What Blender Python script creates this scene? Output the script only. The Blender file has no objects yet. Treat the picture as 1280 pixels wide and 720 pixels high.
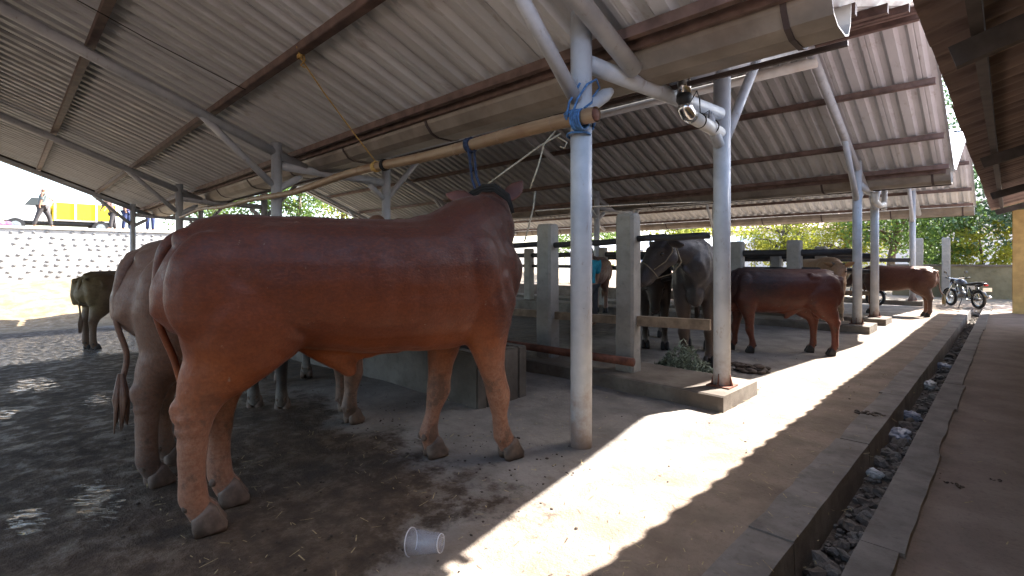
import bpy, bmesh, math, random
import numpy as np
from mathutils import Vector, Matrix, noise
rnd = random.Random(7)
SC = bpy.context.scene
COL = SC.collection
R = math.radians

# ------------------------------------------------------------------ camera, sky, sun, exposure
EYE = 1.35
YAW = 44.6
cam_d = bpy.data.cameras.new('camera'); cam = bpy.data.objects.new('camera', cam_d); COL.objects.link(cam)
cam.location = (0, 0, EYE)
cam.rotation_euler = (R(90), 0, R(YAW))
cam_d.sensor_width = 36; cam_d.lens = 36 * 630 / 1280
cam_d.shift_y = -35 / 1280
cam_d.clip_start = 0.02; cam_d.clip_end = 3000
SC.camera = cam

SUN_VEC = Vector((0.34, 0.90, 1.0)).normalized()        # from the ground towards the sun
elev = math.asin(SUN_VEC.z); azim = math.atan2(SUN_VEC.x, SUN_VEC.y)
W = bpy.data.worlds.new('World'); SC.world = W; W.use_nodes = True
wn = W.node_tree.nodes; wl = W.node_tree.links
sky = wn.new('ShaderNodeTexSky'); sky.sky_type = 'NISHITA'; sky.sun_disc = False
sky.sun_elevation = elev; sky.sun_rotation = azim; sky.dust_density = 2.0; sky.air_density = 1.0
bg = wn['Background']; bg.inputs['Strength'].default_value = 0.12
wl.new(sky.outputs[0], bg.inputs[0])
sun_d = bpy.data.lights.new('sun', 'SUN'); sun_d.energy = 4.6; sun_d.angle = R(0.5); sun_d.color = (1.0, 0.965, 0.91)
sun = bpy.data.objects.new('sun', sun_d); COL.objects.link(sun)
sun.location = (10, 20, 30); sun.rotation_euler = SUN_VEC.to_track_quat('Z', 'Y').to_euler()
SC.view_settings.view_transform = 'Standard'; SC.view_settings.look = 'None'
SC.view_settings.gamma = 1.0; SC.view_settings.use_curve_mapping = False
SC.view_settings.exposure = 2.95
SC.cycles.max_bounces = 10; SC.cycles.diffuse_bounces = 6; SC.cycles.glossy_bounces = 4
SC.cycles.transmission_bounces = 6; SC.cycles.transparent_max_bounces = 12
SC.cycles.use_denoising = True
SC.cycles.sample_clamp_indirect = 4.0
SC.cycles.caustics_reflective = False; SC.cycles.caustics_refractive = False

# ------------------------------------------------------------------ material helpers
class NT:
    def __init__(s, name, rough=0.8, metal=0.0, spec=0.3):
        s.m = bpy.data.materials.new(name); s.m.use_nodes = True
        s.t = s.m.node_tree; s.n = s.t.nodes; s.l = s.t.links
        s.p = s.n['Principled BSDF']
        s.p.inputs['Roughness'].default_value = rough; s.p.inputs['Metallic'].default_value = metal
        s.p.inputs['Specular IOR Level'].default_value = spec
        s.co = s.n.new('ShaderNodeTexCoord')
    def noise(s, scale=5, detail=4, rough=0.55, vec=None, stretch=None, dist=0.0):
        nd = s.n.new('ShaderNodeTexNoise'); nd.inputs['Scale'].default_value = scale
        nd.inputs['Detail'].default_value = detail; nd.inputs['Roughness'].default_value = rough
        nd.inputs['Distortion'].default_value = dist
        v = vec or s.co.outputs['Object']
        if stretch:
            mp = s.n.new('ShaderNodeMapping'); mp.inputs['Scale'].default_value = stretch
            s.l.new(v, mp.inputs[0]); v = mp.outputs[0]
        s.l.new(v, nd.inputs['Vector'])
        return nd.outputs['Fac']
    def voronoi(s, scale, feature='F1', stretch=None):
        nd = s.n.new('ShaderNodeTexVoronoi'); nd.feature = feature; nd.inputs['Scale'].default_value = scale
        v = s.co.outputs['Object']
        if stretch:
            mp = s.n.new('ShaderNodeMapping'); mp.inputs['Scale'].default_value = stretch
            s.l.new(v, mp.inputs[0]); v = mp.outputs[0]
        s.l.new(v, nd.inputs['Vector']); return nd.outputs[0]
    def sep(s):
        nd = s.n.new('ShaderNodeSeparateXYZ'); s.l.new(s.co.outputs['Object'], nd.inputs[0]); return nd.outputs
    def val(s, v, sock):
        if isinstance(v, (int, float)): sock.default_value = v
        elif isinstance(v, tuple): sock.default_value = (*v, 1.0) if len(v) == 3 else v
        else: s.l.new(v, sock)
    def math(s, op, a, b=0.0):
        nd = s.n.new('ShaderNodeMath'); nd.operation = op; s.val(a, nd.inputs[0]); s.val(b, nd.inputs[1]); return nd.outputs[0]
    def ramp(s, v, lo, hi, a=0.0, b=1.0):
        nd = s.n.new('ShaderNodeMapRange'); nd.interpolation_type = 'SMOOTHSTEP'
        s.val(v, nd.inputs[0]); nd.inputs[1].default_value = lo; nd.inputs[2].default_value = hi
        if lo > hi:
            nd.inputs[1].default_value = hi; nd.inputs[2].default_value = lo; a, b = b, a
        nd.inputs[3].default_value = a; nd.inputs[4].default_value = b
        return nd.outputs[0]
    def mix(s, f, a, b, mode='MIX'):
        nd = s.n.new('ShaderNodeMix'); nd.data_type = 'RGBA'; nd.blend_type = mode
        s.val(f, nd.inputs[0]); s.val(a, nd.inputs[6]); s.val(b, nd.inputs[7]); return nd.outputs[2]
    def color(s, v): s.val(v, s.p.inputs['Base Color'])
    def rough(s, v): s.val(v, s.p.inputs['Roughness'])
    def bump(s, h, strength=0.3, dist=0.01):
        nd = s.n.new('ShaderNodeBump'); nd.inputs['Strength'].default_value = strength
        nd.inputs['Distance'].default_value = dist; s.val(h, nd.inputs['Height'])
        s.l.new(nd.outputs[0], s.p.inputs['Normal'])

def simple(name, col, rough=0.7, metal=0.0, var=0.25, scale=6, bump=0.15, bscale=60, spec=0.3, dirt=None, dirt_amt=0.5, dscale=3):
    k = NT(name, rough, metal, spec)
    n1 = k.noise(scale, 5)
    c = k.mix(k.ramp(n1, 0.3, 0.7), tuple(x * (1 - var) for x in col), tuple(min(1, x * (1 + var)) for x in col))
    if dirt:
        c = k.mix(k.math('MULTIPLY', k.ramp(k.noise(dscale, 6, 0.65), 0.45, 0.7), dirt_amt), c, dirt)
    k.color(c)
    if bump: k.bump(k.noise(bscale, 3), bump, 0.005)
    return k.m

M = {}
# roofing steel: grey zinc with dull streaks along the slope
k = NT('roof_steel', 0.5, 0.0, 0.4)
c = k.mix(k.ramp(k.noise(1.2, 6, 0.6, stretch=(1, 0.25, 1)), 0.3, 0.75), (0.48, 0.51, 0.555), (0.70, 0.73, 0.77))
c = k.mix(k.math('MULTIPLY', k.ramp(k.noise(9, 5, 0.7, stretch=(1, 0.1, 1)), 0.55, 0.75), 0.5), c, (0.19, 0.14, 0.11))
oi = k.n.new('ShaderNodeObjectInfo'); c = k.mix(k.ramp(oi.outputs['Random'], 0, 1, 0.0, 0.24), c, (0.26, 0.245, 0.235))
k.color(c); k.rough(k.ramp(k.noise(4), 0.3, 0.7, 0.4, 0.65)); k.bump(k.noise(2.2, 3), 0.25, 0.03); M['roof'] = k.m
# right hand roof: old dull brown sheet
k = NT('roof_rusted', 0.7, 0.0, 0.25)
c = k.mix(k.ramp(k.noise(2.0, 6, 0.6, stretch=(0.4, 1, 1)), 0.3, 0.7), (0.15, 0.11, 0.105), (0.25, 0.19, 0.175))
c = k.mix(k.math('MULTIPLY', k.ramp(k.noise(11, 5, 0.7, stretch=(0.15, 1, 1)), 0.5, 0.7), 0.6), c, (0.07, 0.045, 0.045))
k.color(c); k.bump(k.noise(70, 3), 0.1, 0.004); M['roof_rust'] = k.m
# painted pipes, pale grey with rust near the foot
k = NT('pipe_paint', 0.42, 0.0, 0.5)
o = k.sep()
c = k.mix(k.ramp(k.noise(3, 5, 0.6), 0.3, 0.7), (0.36, 0.39, 0.44), (0.50, 0.53, 0.575))
rust = k.ramp(k.math('ADD', o[2], k.math('MULTIPLY', k.noise(7, 5, 0.7), 1.1)), 1.05, 0.5)
c = k.mix(k.math('MULTIPLY', rust, 0.75), c, (0.20, 0.115, 0.07))
c = k.mix(k.math('MULTIPLY', k.ramp(k.noise(16, 6, 0.75, stretch=(1, 1, 0.35)), 0.57, 0.70), 0.5), c, (0.20, 0.14, 0.11))
c = k.mix(k.math('MULTIPLY', k.ramp(k.noise(34, 4, 0.7), .66, .72), .45), c, (0.14, 0.11, 0.09))
k.color(c); k.rough(k.ramp(k.noise(8), 0.3, 0.7, 0.35, 0.6)); k.bump(k.noise(45, 4), 0.12, 0.004); M['pipe'] = k.m
M['white_pipe'] = simple('white_plastic_pipe', (0.62, 0.62, 0.60), 0.4, var=0.12, dirt=(0.3, 0.24, 0.18), dirt_amt=0.5)
M['purlin'] = simple('red_oxide_steel', (0.135, 0.09, 0.08), 0.6, var=0.35, dirt=(0.17, 0.12, 0.10), dscale=5)
M['purlin_dark'] = simple('dark_steel', (0.07, 0.06, 0.06), 0.6, var=0.3)
M['gutter'] = simple('gutter_steel', (0.24, 0.215, 0.19), 0.5, 0.1, var=0.2, scale=3, dirt=(0.15, 0.11, 0.09), dscale=2)
M['strap'] = simple('strap_steel', (0.06, 0.045, 0.045), 0.6)
# concrete
def concrete(name, col, dark, sc=2.2, vary=False):
    k = NT(name, 0.88, 0, 0.2)
    c = k.mix(k.ramp(k.noise(sc, 7, 0.65), 0.3, 0.72), dark, col)
    c = k.mix(k.math('MULTIPLY', k.ramp(k.noise(sc * 5, 6, 0.7), 0.5, 0.75), 0.45), c, tuple(x * 0.5 for x in dark))
    k.color(c); k.bump(k.math('ADD', k.noise(30, 6, 0.7), k.noise(130, 2)), 0.35, 0.008)
    if vary:
        oi = k.n.new('ShaderNodeObjectInfo'); k.color(k.mix(k.math('MULTIPLY', oi.outputs['Random'], .75), c, (0.13, 0.10, 0.078)))
    return k.m
M['concrete'] = concrete('concrete_post', (0.34, 0.32, 0.285), (0.22, 0.205, 0.185))
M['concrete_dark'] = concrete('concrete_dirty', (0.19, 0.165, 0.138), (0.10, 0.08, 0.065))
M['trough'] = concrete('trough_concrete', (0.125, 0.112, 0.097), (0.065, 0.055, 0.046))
M['concrete_kerb'] = concrete('concrete_kerb', (0.25, 0.226, 0.205), (0.145, 0.126, 0.113), 3.5)
M['wood'] = simple('weathered_wood', (0.20, 0.15, 0.105), 0.8, var=0.3, scale=9)
M['rust_pipe'] = simple('rusty_pipe', (0.14, 0.055, 0.035), 0.75, var=0.4, scale=12)
M['dark_rail'] = simple('dark_rail', (0.035, 0.033, 0.035), 0.6)
# bamboo
k = NT('bamboo', 0.5, 0, 0.4)
c = k.mix(k.ramp(k.noise(5, 5, 0.6, stretch=(0.3, 3, 3)), 0.3, 0.7), (0.21, 0.13, 0.075), (0.33, 0.235, 0.15))
c = k.mix(k.math('MULTIPLY', k.ramp(k.noise(3, 4), 0.5, 0.7), 0.6), c, (0.18, 0.09, 0.05)); k.color(c)
k.bump(k.noise(40, 3, stretch=(0.2, 3, 3)), 0.2, 0.004); M['bamboo'] = k.m
M['blue_rope'] = simple('blue_rope', (0.06, 0.15, 0.33), 0.7, var=0.4, scale=40)
M['navy_rope'] = simple('navy_rope', (0.03, 0.045, 0.09), 0.75, var=0.4, scale=40)
M['pale_rope'] = simple('pale_rope', (0.36, 0.32, 0.24), 0.85, var=0.3, scale=50)
M['yellow_rope'] = simple('yellow_rope', (0.42, 0.27, 0.09), 0.85, var=0.3, scale=50)
M['black_rope'] = simple('black_rope', (0.013, 0.012, 0.012), 0.8, var=0.3, scale=50)
M['halter_rope'] = simple('dull_halter_rope', (0.19, 0.16, 0.115), 0.85, var=0.3, scale=50)
M['wire'] = simple('black_wire', (0.015, 0.015, 0.015), 0.6)
M['rubber'] = simple('black_rubber', (0.018, 0.018, 0.019), 0.6)
M['chrome'] = simple('bright_steel', (0.55, 0.55, 0.55), 0.22, 1.0, var=0.1, bump=0)
M['hoof'] = simple('hoof_horn', (0.115, 0.078, 0.058), 0.6, var=0.35, scale=18, bump=0.3)
M['hoof_dark'] = simple('hoof_horn_dark', (0.03, 0.026, 0.024), 0.6)
M['eye'] = simple('eye_dark', (0.008, 0.007, 0.007), 0.12, var=0.0, bump=0, spec=0.6)
M['nose'] = simple('muzzle_skin', (0.05, 0.035, 0.035), 0.4)
M['ear'] = simple('ear_skin', (0.12, 0.048, 0.036), 0.6, var=0.3)
M['horn'] = simple('horn', (0.13, 0.11, 0.09), 0.5)
M['stone'] = concrete('rubble_stone', (0.27, 0.25, 0.225), (0.15, 0.136, 0.122), 8, True)
M['stone_pale'] = concrete('wall_stone', (0.25, 0.245, 0.24), (0.13, 0.128, 0.125), 3)
M['mortar'] = concrete('wall_mortar', (0.44, 0.43, 0.41), (0.30, 0.29, 0.27), 1.5)
M['manure'] = simple('manure', (0.05, 0.034, 0.025), 0.7, var=0.4, scale=20, bump=0.6, bscale=40)
M['straw'] = simple('straw', (0.34, 0.27, 0.15), 0.85, var=0.4, scale=30)
M['fodder'] = simple('green_fodder', (0.20, 0.23, 0.17), 0.8, var=0.5, scale=20)
M['yellow_wall'] = simple('yellow_plaster', (0.52, 0.36, 0.15), 0.85, var=0.15, dirt=(0.35, 0.22, 0.10), dscale=2)
M['orange_door'] = simple('orange_brown_wood', (0.33, 0.14, 0.055), 0.7, var=0.2)
M['wall_green'] = concrete('mossy_wall', (0.25, 0.22, 0.14), (0.14, 0.12, 0.07), 1.2)
M['white_wall'] = simple('white_plaster', (0.72, 0.68, 0.66), 0.85, var=0.1)
M['grey_roof'] = simple('grey_roof_tiles', (0.22, 0.20, 0.21), 0.8, var=0.2)
M['red_roof'] = simple('faded_roof_tiles', (0.40, 0.27, 0.25), 0.85, var=0.2)
M['yellow_paint'] = simple('yellow_paint', (0.80, 0.62, 0.02), 0.45, var=0.1)
M['white_paint'] = simple('white_paint', (0.75, 0.75, 0.75), 0.35, var=0.06)
M['glass_dark'] = simple('dark_glass', (0.02, 0.022, 0.025), 0.08, var=0, bump=0, spec=0.6)
M['bike_black'] = simple('black_paint', (0.015, 0.016, 0.02), 0.25, var=0.1, bump=0, spec=0.6)
M['bike_blue'] = simple('silver_blue_paint', (0.10, 0.12, 0.16), 0.25, 0.3, var=0.1, bump=0)
M['seat_black'] = simple('black_vinyl', (0.02, 0.02, 0.02), 0.5)
M['engine'] = simple('grey_alloy', (0.22, 0.22, 0.22), 0.4, 0.7)
M['red_glass'] = simple('red_lens', (0.35, 0.01, 0.01), 0.2, bump=0)
M['skin'] = simple('skin', (0.28, 0.15, 0.095), 0.55, var=0.1)
M['hair'] = simple('black_hair', (0.015, 0.012, 0.011), 0.6)
for nm, cc in dict(teal_cloth=(0.02, 0.19, 0.25), grey_cloth=(0.11, 0.13, 0.13), dark_cloth=(0.045, 0.04, 0.04), purple_cloth=(0.16, 0.12, 0.28), navy_cloth=(0.025, 0.035, 0.09), white_cloth=(0.7, 0.7, 0.7), pink_cloth=(0.75, 0.3, 0.45), brown_cloth=(0.10, 0.06, 0.05)).items():
    M[nm] = simple(nm, cc, 0.85, var=0.2, scale=15)
M['bark'] = simple('bark', (0.12, 0.09, 0.065), 0.9, var=0.4, scale=12, bump=0.6)
def leafmat(name, a, b):
    k = NT(name, 0.55, 0, 0.3)
    k.color(k.mix(k.ramp(k.noise(1.3, 3), 0.3, 0.7), a, b))
    k.p.inputs['Transmission Weight'].default_value = 0.0
    tr = k.n.new('ShaderNodeBsdfTranslucent'); mx = k.n.new('ShaderNodeMixShader'); mx.inputs[0].default_value = 0.35
    tr.inputs[0].default_value = (*[x * 1.5 for x in b], 1)
    out = k.n['Material Output']
    k.l.new(k.p.outputs[0], mx.inputs[1]); k.l.new(tr.outputs[0], mx.inputs[2]); k.l.new(mx.outputs[0], out.inputs[0])
    return k.m
M['leaf_green'] = leafmat('leaves_green', (0.045, 0.09, 0.02), (0.11, 0.17, 0.035))
M['leaf_yellow'] = leafmat('leaves_yellow_green', (0.12, 0.16, 0.015), (0.24, 0.24, 0.03))
M['leaf_dark'] = leafmat('leaves_dark', (0.025, 0.05, 0.025), (0.06, 0.10, 0.045))
def plastic(name, col, alpha, rough=0.25):
    k = NT(name, rough, 0, 0.6); k.color(k.mix(k.noise(30), tuple(x * .9 for x in col), col))
    tb = k.n.new('ShaderNodeBsdfTransparent'); mx = k.n.new('ShaderNodeMixShader'); mx.inputs[0].default_value = alpha
    k.l.new(tb.outputs[0], mx.inputs[1]); k.l.new(k.p.outputs[0], mx.inputs[2]); k.l.new(mx.outputs[0], k.n['Material Output'].inputs[0])
    return k.m
M['clear_plastic'] = plastic('clear_plastic', (0.34, 0.35, 0.42), 0.30)
M['cup_rim'] = plastic('cup_rim_plastic', (0.50, 0.48, 0.50), 0.85)
M['bag'] = plastic('pale_bag_plastic', (0.38, 0.40, 0.48), 0.72, 0.4)
M['bag_white'] = plastic('white_bag_plastic', (0.62, 0.62, 0.62), 0.95, 0.5)

# ------------------------------------------------------------------ object helpers
XF = {}                                   # world matrix of every thing made by thing()
def thing(name, label, cat, loc=(0, 0, 0), rz=0.0, group=None):
    o = bpy.data.objects.new(name, None); COL.objects.link(o); o.empty_display_size = 0.1
    o.location = loc; o.rotation_euler = (0, 0, rz)
    o['label'] = label; o['category'] = cat
    if group: o['group'] = group
    XF[o.name] = Matrix.Translation(loc) @ Matrix.Rotation(rz, 4, 'Z')
    return o
def tag(o, label, cat, group=None):
    o['label'] = label; o['category'] = cat
    if group: o['group'] = group
    return o
def root_matrix(o):
    while o.parent is not None: o = o.parent
    return XF.get(o.name, Matrix.Identity(4))

class MB:
    def __init__(s): s.v = []; s.f = []
    def add(s, vs, fs):
        b = len(s.v); s.v += [tuple(v) for v in vs]; s.f += [tuple(i + b for i in f) for f in fs]
    def box(s, lo, hi, mat=None):
        x0, y0, z0 = lo; x1, y1, z1 = hi
        vs = [(x0, y0, z0), (x1, y0, z0), (x1, y1, z0), (x0, y1, z0), (x0, y0, z1), (x1, y0, z1), (x1, y1, z1), (x0, y1, z1)]
        if mat: vs = [mat @ Vector(v) for v in vs]
        s.add(vs, [(0, 3, 2, 1), (4, 5, 6, 7), (0, 1, 5, 4), (1, 2, 6, 5), (2, 3, 7, 6), (3, 0, 4, 7)])
    def bar(s, a, b, w, h, up=(0, 0, 1)):
        a = Vector(a); b = Vector(b); t = (b - a).normalized(); u = Vector(up)
        sd = t.cross(u).normalized(); u = sd.cross(t)
        vs = []
        for p in (a, b):
            for i, j in ((-1, -1), (1, -1), (1, 1), (-1, 1)): vs.append(p + sd * (i * w / 2) + u * (j * h / 2))
        s.add(vs, [(3, 2, 1, 0), (4, 5, 6, 7), (0, 1, 5, 4), (1, 2, 6, 5), (2, 3, 7, 6), (3, 0, 4, 7)])
    def tube(s, pts, rad, n=12, caps=True, ref=None, ell=None):
        pts = [Vector(p) for p in pts]; m = len(pts)
        rads = rad if isinstance(rad, (list, tuple)) else [rad] * m
        rf = Vector(ref) if ref else None; rings = []
        for i, p in enumerate(pts):
            t = (pts[min(i + 1, m - 1)] - pts[max(i - 1, 0)]).normalized()
            if rf is None: rf = Vector((0, 0, 1)) if abs(t.z) < 0.9 else Vector((1, 0, 0))
            sd = (rf - t * rf.dot(t)).normalized(); ot = t.cross(sd)
            if not ref: rf = sd
            r = rads[i]; ra, rb = (r, r) if not isinstance(r, (list, tuple)) else r
            ring = []
            for j in range(n):
                a = 2 * math.pi * j / n; ca, sa = math.cos(a), math.sin(a)
                if ell:
                    e = 2 / ell; ca = math.copysign(abs(ca) ** e, ca); sa = math.copysign(abs(sa) ** e, sa)
                ring.append(p + sd * (ca * ra) + ot * (sa * rb))
            rings.append(ring)
        vs = [v for r_ in rings for v in r_]; fs = []
        for i in range(m - 1):
            for j in range(n):
                k2 = (j + 1) % n; fs.append((i * n + j, i * n + k2, (i + 1) * n + k2, (i + 1) * n + j))
        if caps:
            fs.append(tuple(reversed(range(n)))); fs.append(tuple((m - 1) * n + j for j in range(n)))
        s.add(vs, fs)
    def ellipsoid(s, c, r, rot=None, nu=14, nv=9):
        c = Vector(c); vs = [Vector((0, 0, 1))]; fs = []
        for i in range(1, nv):
            th = math.pi * i / nv
            for j in range(nu):
                ph = 2 * math.pi * j / nu; vs.append(Vector((math.sin(th) * math.cos(ph), math.sin(th) * math.sin(ph), math.cos(th))))
        vs.append(Vector((0, 0, -1)))
        for j in range(nu): fs.append((0, 1 + j, 1 + (j + 1) % nu))
        for i in range(nv - 2):
            for j in range(nu):
                a = 1 + i * nu + j; b = 1 + i * nu + (j + 1) % nu; fs.append((a, a + nu, b + nu, b))
        l = len(vs) - 1
        for j in range(nu): fs.append((l, l - nu + (j + 1) % nu, l - nu + j))
        out = []
        for v in vs:
            v = Vector((v.x * r[0], v.y * r[1], v.z * r[2]))
            if rot: v = rot @ v
            out.append(c + v)
        s.add(out, fs)
    def ring(s, c, axis, R_, r, n=24, m=8):
        c = Vector(c); ax = Vector(axis).normalized(); a = ax.orthogonal().normalized(); b = ax.cross(a)
        pts = [c + (a * math.cos(2 * math.pi * i / n) + b * math.sin(2 * math.pi * i / n)) * R_ for i in range(n)]
        vs = []; fs = []
        for i, p in enumerate(pts):
            o_ = (p - c).normalized()
            for j in range(m):
                q = 2 * math.pi * j / m; vs.append(p + o_ * (r * math.cos(q)) + ax * (r * math.sin(q)))
        for i in range(n):
            for j in range(m): fs.append((i * m + j, ((i + 1) % n) * m + j, ((i + 1) % n) * m + (j + 1) % m, i * m + (j + 1) % m))
        s.add(vs, fs)
    def mesh(s, name, smooth=False):
        me = bpy.data.meshes.new(name); me.from_pydata([tuple(v) for v in s.v], [], s.f); me.validate()
        if smooth: me.polygons.foreach_set('use_smooth', [True] * len(me.polygons))
        me.update(); return me
    def build(s, name, mat, parent=None, smooth=False, world=False, bevel=0.0, angle=None):
        if world and parent is not None:
            inv = root_matrix(parent).inverted(); s.v = [inv @ Vector(v) for v in s.v]
        me = s.mesh(name, smooth)
        if bevel:
            bm = bmesh.new(); bm.from_mesh(me)
            bmesh.ops.bevel(bm, geom=bm.edges[:], offset=bevel, segments=2, affect='EDGES', clamp_overlap=True); bm.to_mesh(me); bm.free()
        return put(name, me, mat, parent)
def put(name, me, mat, parent=None):
    o = bpy.data.objects.new(name, me); COL.objects.link(o)
    if mat is not None and len(me.materials) == 0: me.materials.append(mat if not isinstance(mat, str) else M[mat])
    if parent is not None: o.parent = parent
    return o
def single(name, mb, mat, label, cat, loc, group=None, smooth=True, bevel=0):
    """a thing that is one mesh, its origin at its base"""
    l = Vector(loc); mb.v = [Vector(v) - l for v in mb.v]
    o = mb.build(name, M[mat], None, smooth=smooth, bevel=bevel); o.location = loc
    return tag(o, label, cat, group)
def evaluated(me, mods):
    o = bpy.data.objects.new('scratch', me); COL.objects.link(o)
    for typ, kw in mods:
        md = o.modifiers.new(typ, typ)
        for a, b in kw.items(): setattr(md, a, b)
    dg = bpy.context.evaluated_depsgraph_get(); ev = o.evaluated_get(dg)
    out = bpy.data.meshes.new_from_object(ev)
    bpy.data.objects.remove(o); out.materials.clear()
    out.polygons.foreach_set('use_smooth', [True] * len(out.polygons))
    return out
def proj_ground(px, py, z=0.0):           # where a line of sight meets the ground, used once for laying out
    u = (px - 640) / 630; v = (325 - py) / 630; a = R(YAW)
    t = (z - EYE) / v
    return ((-math.sin(a) + math.cos(a) * u) * t, (math.cos(a) + math.sin(a) * u) * t)

# ------------------------------------------------------------------ ground
XW = -28.0                                 # face of the retaining wall
def floor_z(x, y):
    z = 0.0
    if x < -5: z = -0.047 * (-max(x, -20.8) - 5)
    if x < -20.8:
        t = min(1, (-20.8 - x) / 6.9); z += t * t * (3 - 2 * t) * 1.30
        z += 0.10 * noise.noise(Vector((x * .7, y * .7, 3))) * min(1, t * 4)
    if x < XW - 0.25: z = 2.7
    return z
def axis(brk):
    out = []
    for a, b, st in brk:
        n = max(1, round((b - a) / st)); out += [a + (b - a) * i / n for i in range(n)]
    out.append(brk[-1][1]); return out
DX0, DX1 = -0.73, -0.50
xs = axis([(-900, -200, 70), (-200, -40, 16), (-40, -28.26, 2), (-28.26, -28.2, .06), (-28.2, -20.8, .4), (-20.8, -7, .3), (-7, -4, .12), (-4, DX0 - .004, .045), (DX0 - .004, DX0, .004), (DX0, DX1, .06), (DX1, DX1 + .004, .004), (DX1 + .004, .4, .05), (.4, 2, .4), (2, 20, 4), (20, 200, 30), (200, 900, 90)])
ys = axis([(-900, -100, 90), (-100, -10, 10), (-10, 0, .5), (0, 6, .045), (6, 14, .12), (14, 24, .4), (24, 60, 3), (60, 200, 20), (200, 900, 90)])
nx, ny = len(xs), len(ys)
gv = []
for y in ys:
    for x in xs:
        z = floor_z(x, y)
        inside = DX0 - .001 < x < DX1 + .001 and -8 < y < 19.3
        if inside: z = -0.19
        elif -9 < x < 2 and -1 < y < 22:
            amp = 0.010 if x < -1.8 else 0.006
            z += amp * noise.noise(Vector((x * 2.3, y * 2.3, 0))) + amp * 0.6 * noise.noise(Vector((x * 9, y * 9, 5))) - .004
            if x < -2.0 and y < 2.4: z += 0.012 * (noise.noise(Vector((x * 5, y * 5, 9))) ** 2)
        gv.append((x, y, z))
gf = [(j * nx + i, j * nx + i + 1, (j + 1) * nx + i + 1, (j + 1) * nx + i) for j in range(ny - 1) for i in range(nx - 1)]
gm = bpy.data.meshes.new('ground'); gm.from_pydata(gv, [], gf); gm.polygons.foreach_set('use_smooth', [True] * len(gf)); gm.update()
k = NT('ground_dirt', 0.9, 0, 0.25); o = k.sep(); X, Y = o[0], o[1]
nA = k.noise(1.1, 8, 0.65); nB = k.noise(6, 7, 0.7); nC = k.noise(38, 4, 0.7); nD = k.noise(2.6, 6, .6)
wob = k.math('MULTIPLY', k.math('SUBTRACT', nA, 0.5), 1.6); wob2 = k.math('MULTIPLY', k.math('SUBTRACT', nB, 0.5), 1.1)
Yw = k.math('ADD', k.math('ADD', Y, wob), wob2); Xw = k.math('ADD', k.math('ADD', X, wob), wob2)
conc = k.mix(k.ramp(nD, 0.3, 0.7), (0.165, 0.147, 0.132), (0.265, 0.24, 0.215))
conc = k.mix(k.math('MULTIPLY', k.ramp(nB, 0.5, 0.72), 0.55), conc, (0.14, 0.115, 0.095))
soil = k.mix(k.ramp(nD, 0.3, 0.7), (0.165, 0.125, 0.095), (0.27, 0.21, 0.162))
soil = k.mix(k.math('MULTIPLY', k.ramp(nB, 0.52, 0.75), 0.5), soil, (0.12, 0.075, 0.055))
dung = k.mix(k.ramp(nB, 0.3, 0.7), (0.034, 0.022, 0.014), (0.098, 0.066, 0.043))
tan_ = k.mix(k.ramp(nD, 0.3, 0.7), (0.13, 0.092, 0.05), (0.23, 0.175, 0.11))
c = k.mix(k.ramp(k.math('ADD', X, k.math('MULTIPLY', wob2, .5)), -2.2, -1.55), conc, soil)
m_d = k.math('MULTIPLY', k.ramp(Yw, 2.25, 1.85), k.ramp(Xw, -1.75, -2.1))
c = k.mix(m_d, c, dung)
m_dw = k.math('MULTIPLY', k.ramp(Xw, -4.6, -6.0), k.ramp(k.math('ADD', Xw, k.math('MULTIPLY', nB, 2)), -18.5, -17.0))
c = k.mix(k.math('MULTIPLY', m_dw, k.ramp(nD, 0.3, 0.65, 0.82, 1.0)), c, dung)
m_r = k.ramp(X, -0.4, -0.2)
c = k.mix(m_r, c, k.mix(k.ramp(nD, 0.3, 0.7), (0.23, 0.18, 0.152), (0.32, 0.255, 0.215)))
c = k.mix(k.ramp(Xw, -19.4, -20.4), c, tan_)
c = k.mix(k.ramp(Yw, 20.5, 22), c, (0.27, 0.21, 0.15))
# the drain bed
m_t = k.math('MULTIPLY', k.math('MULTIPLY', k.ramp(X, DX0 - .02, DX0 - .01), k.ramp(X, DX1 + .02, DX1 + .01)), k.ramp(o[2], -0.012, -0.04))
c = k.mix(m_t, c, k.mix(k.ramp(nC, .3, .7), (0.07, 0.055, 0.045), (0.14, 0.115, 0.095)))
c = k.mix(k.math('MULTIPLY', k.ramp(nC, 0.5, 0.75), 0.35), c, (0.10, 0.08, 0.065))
k.color(c)
# wet film on the trodden dung
def spot(cx, cy, rx, ry):
    a = k.math('POWER', k.math('DIVIDE', k.math('SUBTRACT', X, cx), rx), 2.0)
    b = k.math('POWER', k.math('DIVIDE', k.math('SUBTRACT', Y, cy), ry), 2.0)
    return k.ramp(k.math('ADD', a, b), 1.0, 0.0)
wet = spot(*proj_ground(120, 625), .62, .22)
for (px, py, rx, ry) in ((35, 655, .35, .14), (120, 492, .8, .22), (40, 466, 1.3, .4), (225, 600, .14, .16), (0, 510, .6, .2)):
    wet = k.math('MAXIMUM', wet, spot(*proj_ground(px, py, -0.02), rx, ry))
wet = k.math('MAXIMUM', wet, k.math('MULTIPLY', k.math('MULTIPLY', k.ramp(Xw, -10.2, -11.4), k.ramp(Xw, -18.8, -17.2)), 1.0))
mpn = k.n.new('ShaderNodeMapping'); mpn.vector_type = 'TEXTURE'; mpn.inputs['Rotation'].default_value = (0, 0, R(48)); mpn.inputs['Scale'].default_value = (2.6, 1, 1)
k.l.new(k.co.outputs['Object'], mpn.inputs[0]); streak = k.noise(24, 5, 0.6, vec=mpn.outputs[0], dist=0.3)
wn_ = k.math('ADD', streak, k.math('MULTIPLY', k.math('SUBTRACT', wet, 1.0), 0.42))
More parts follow.
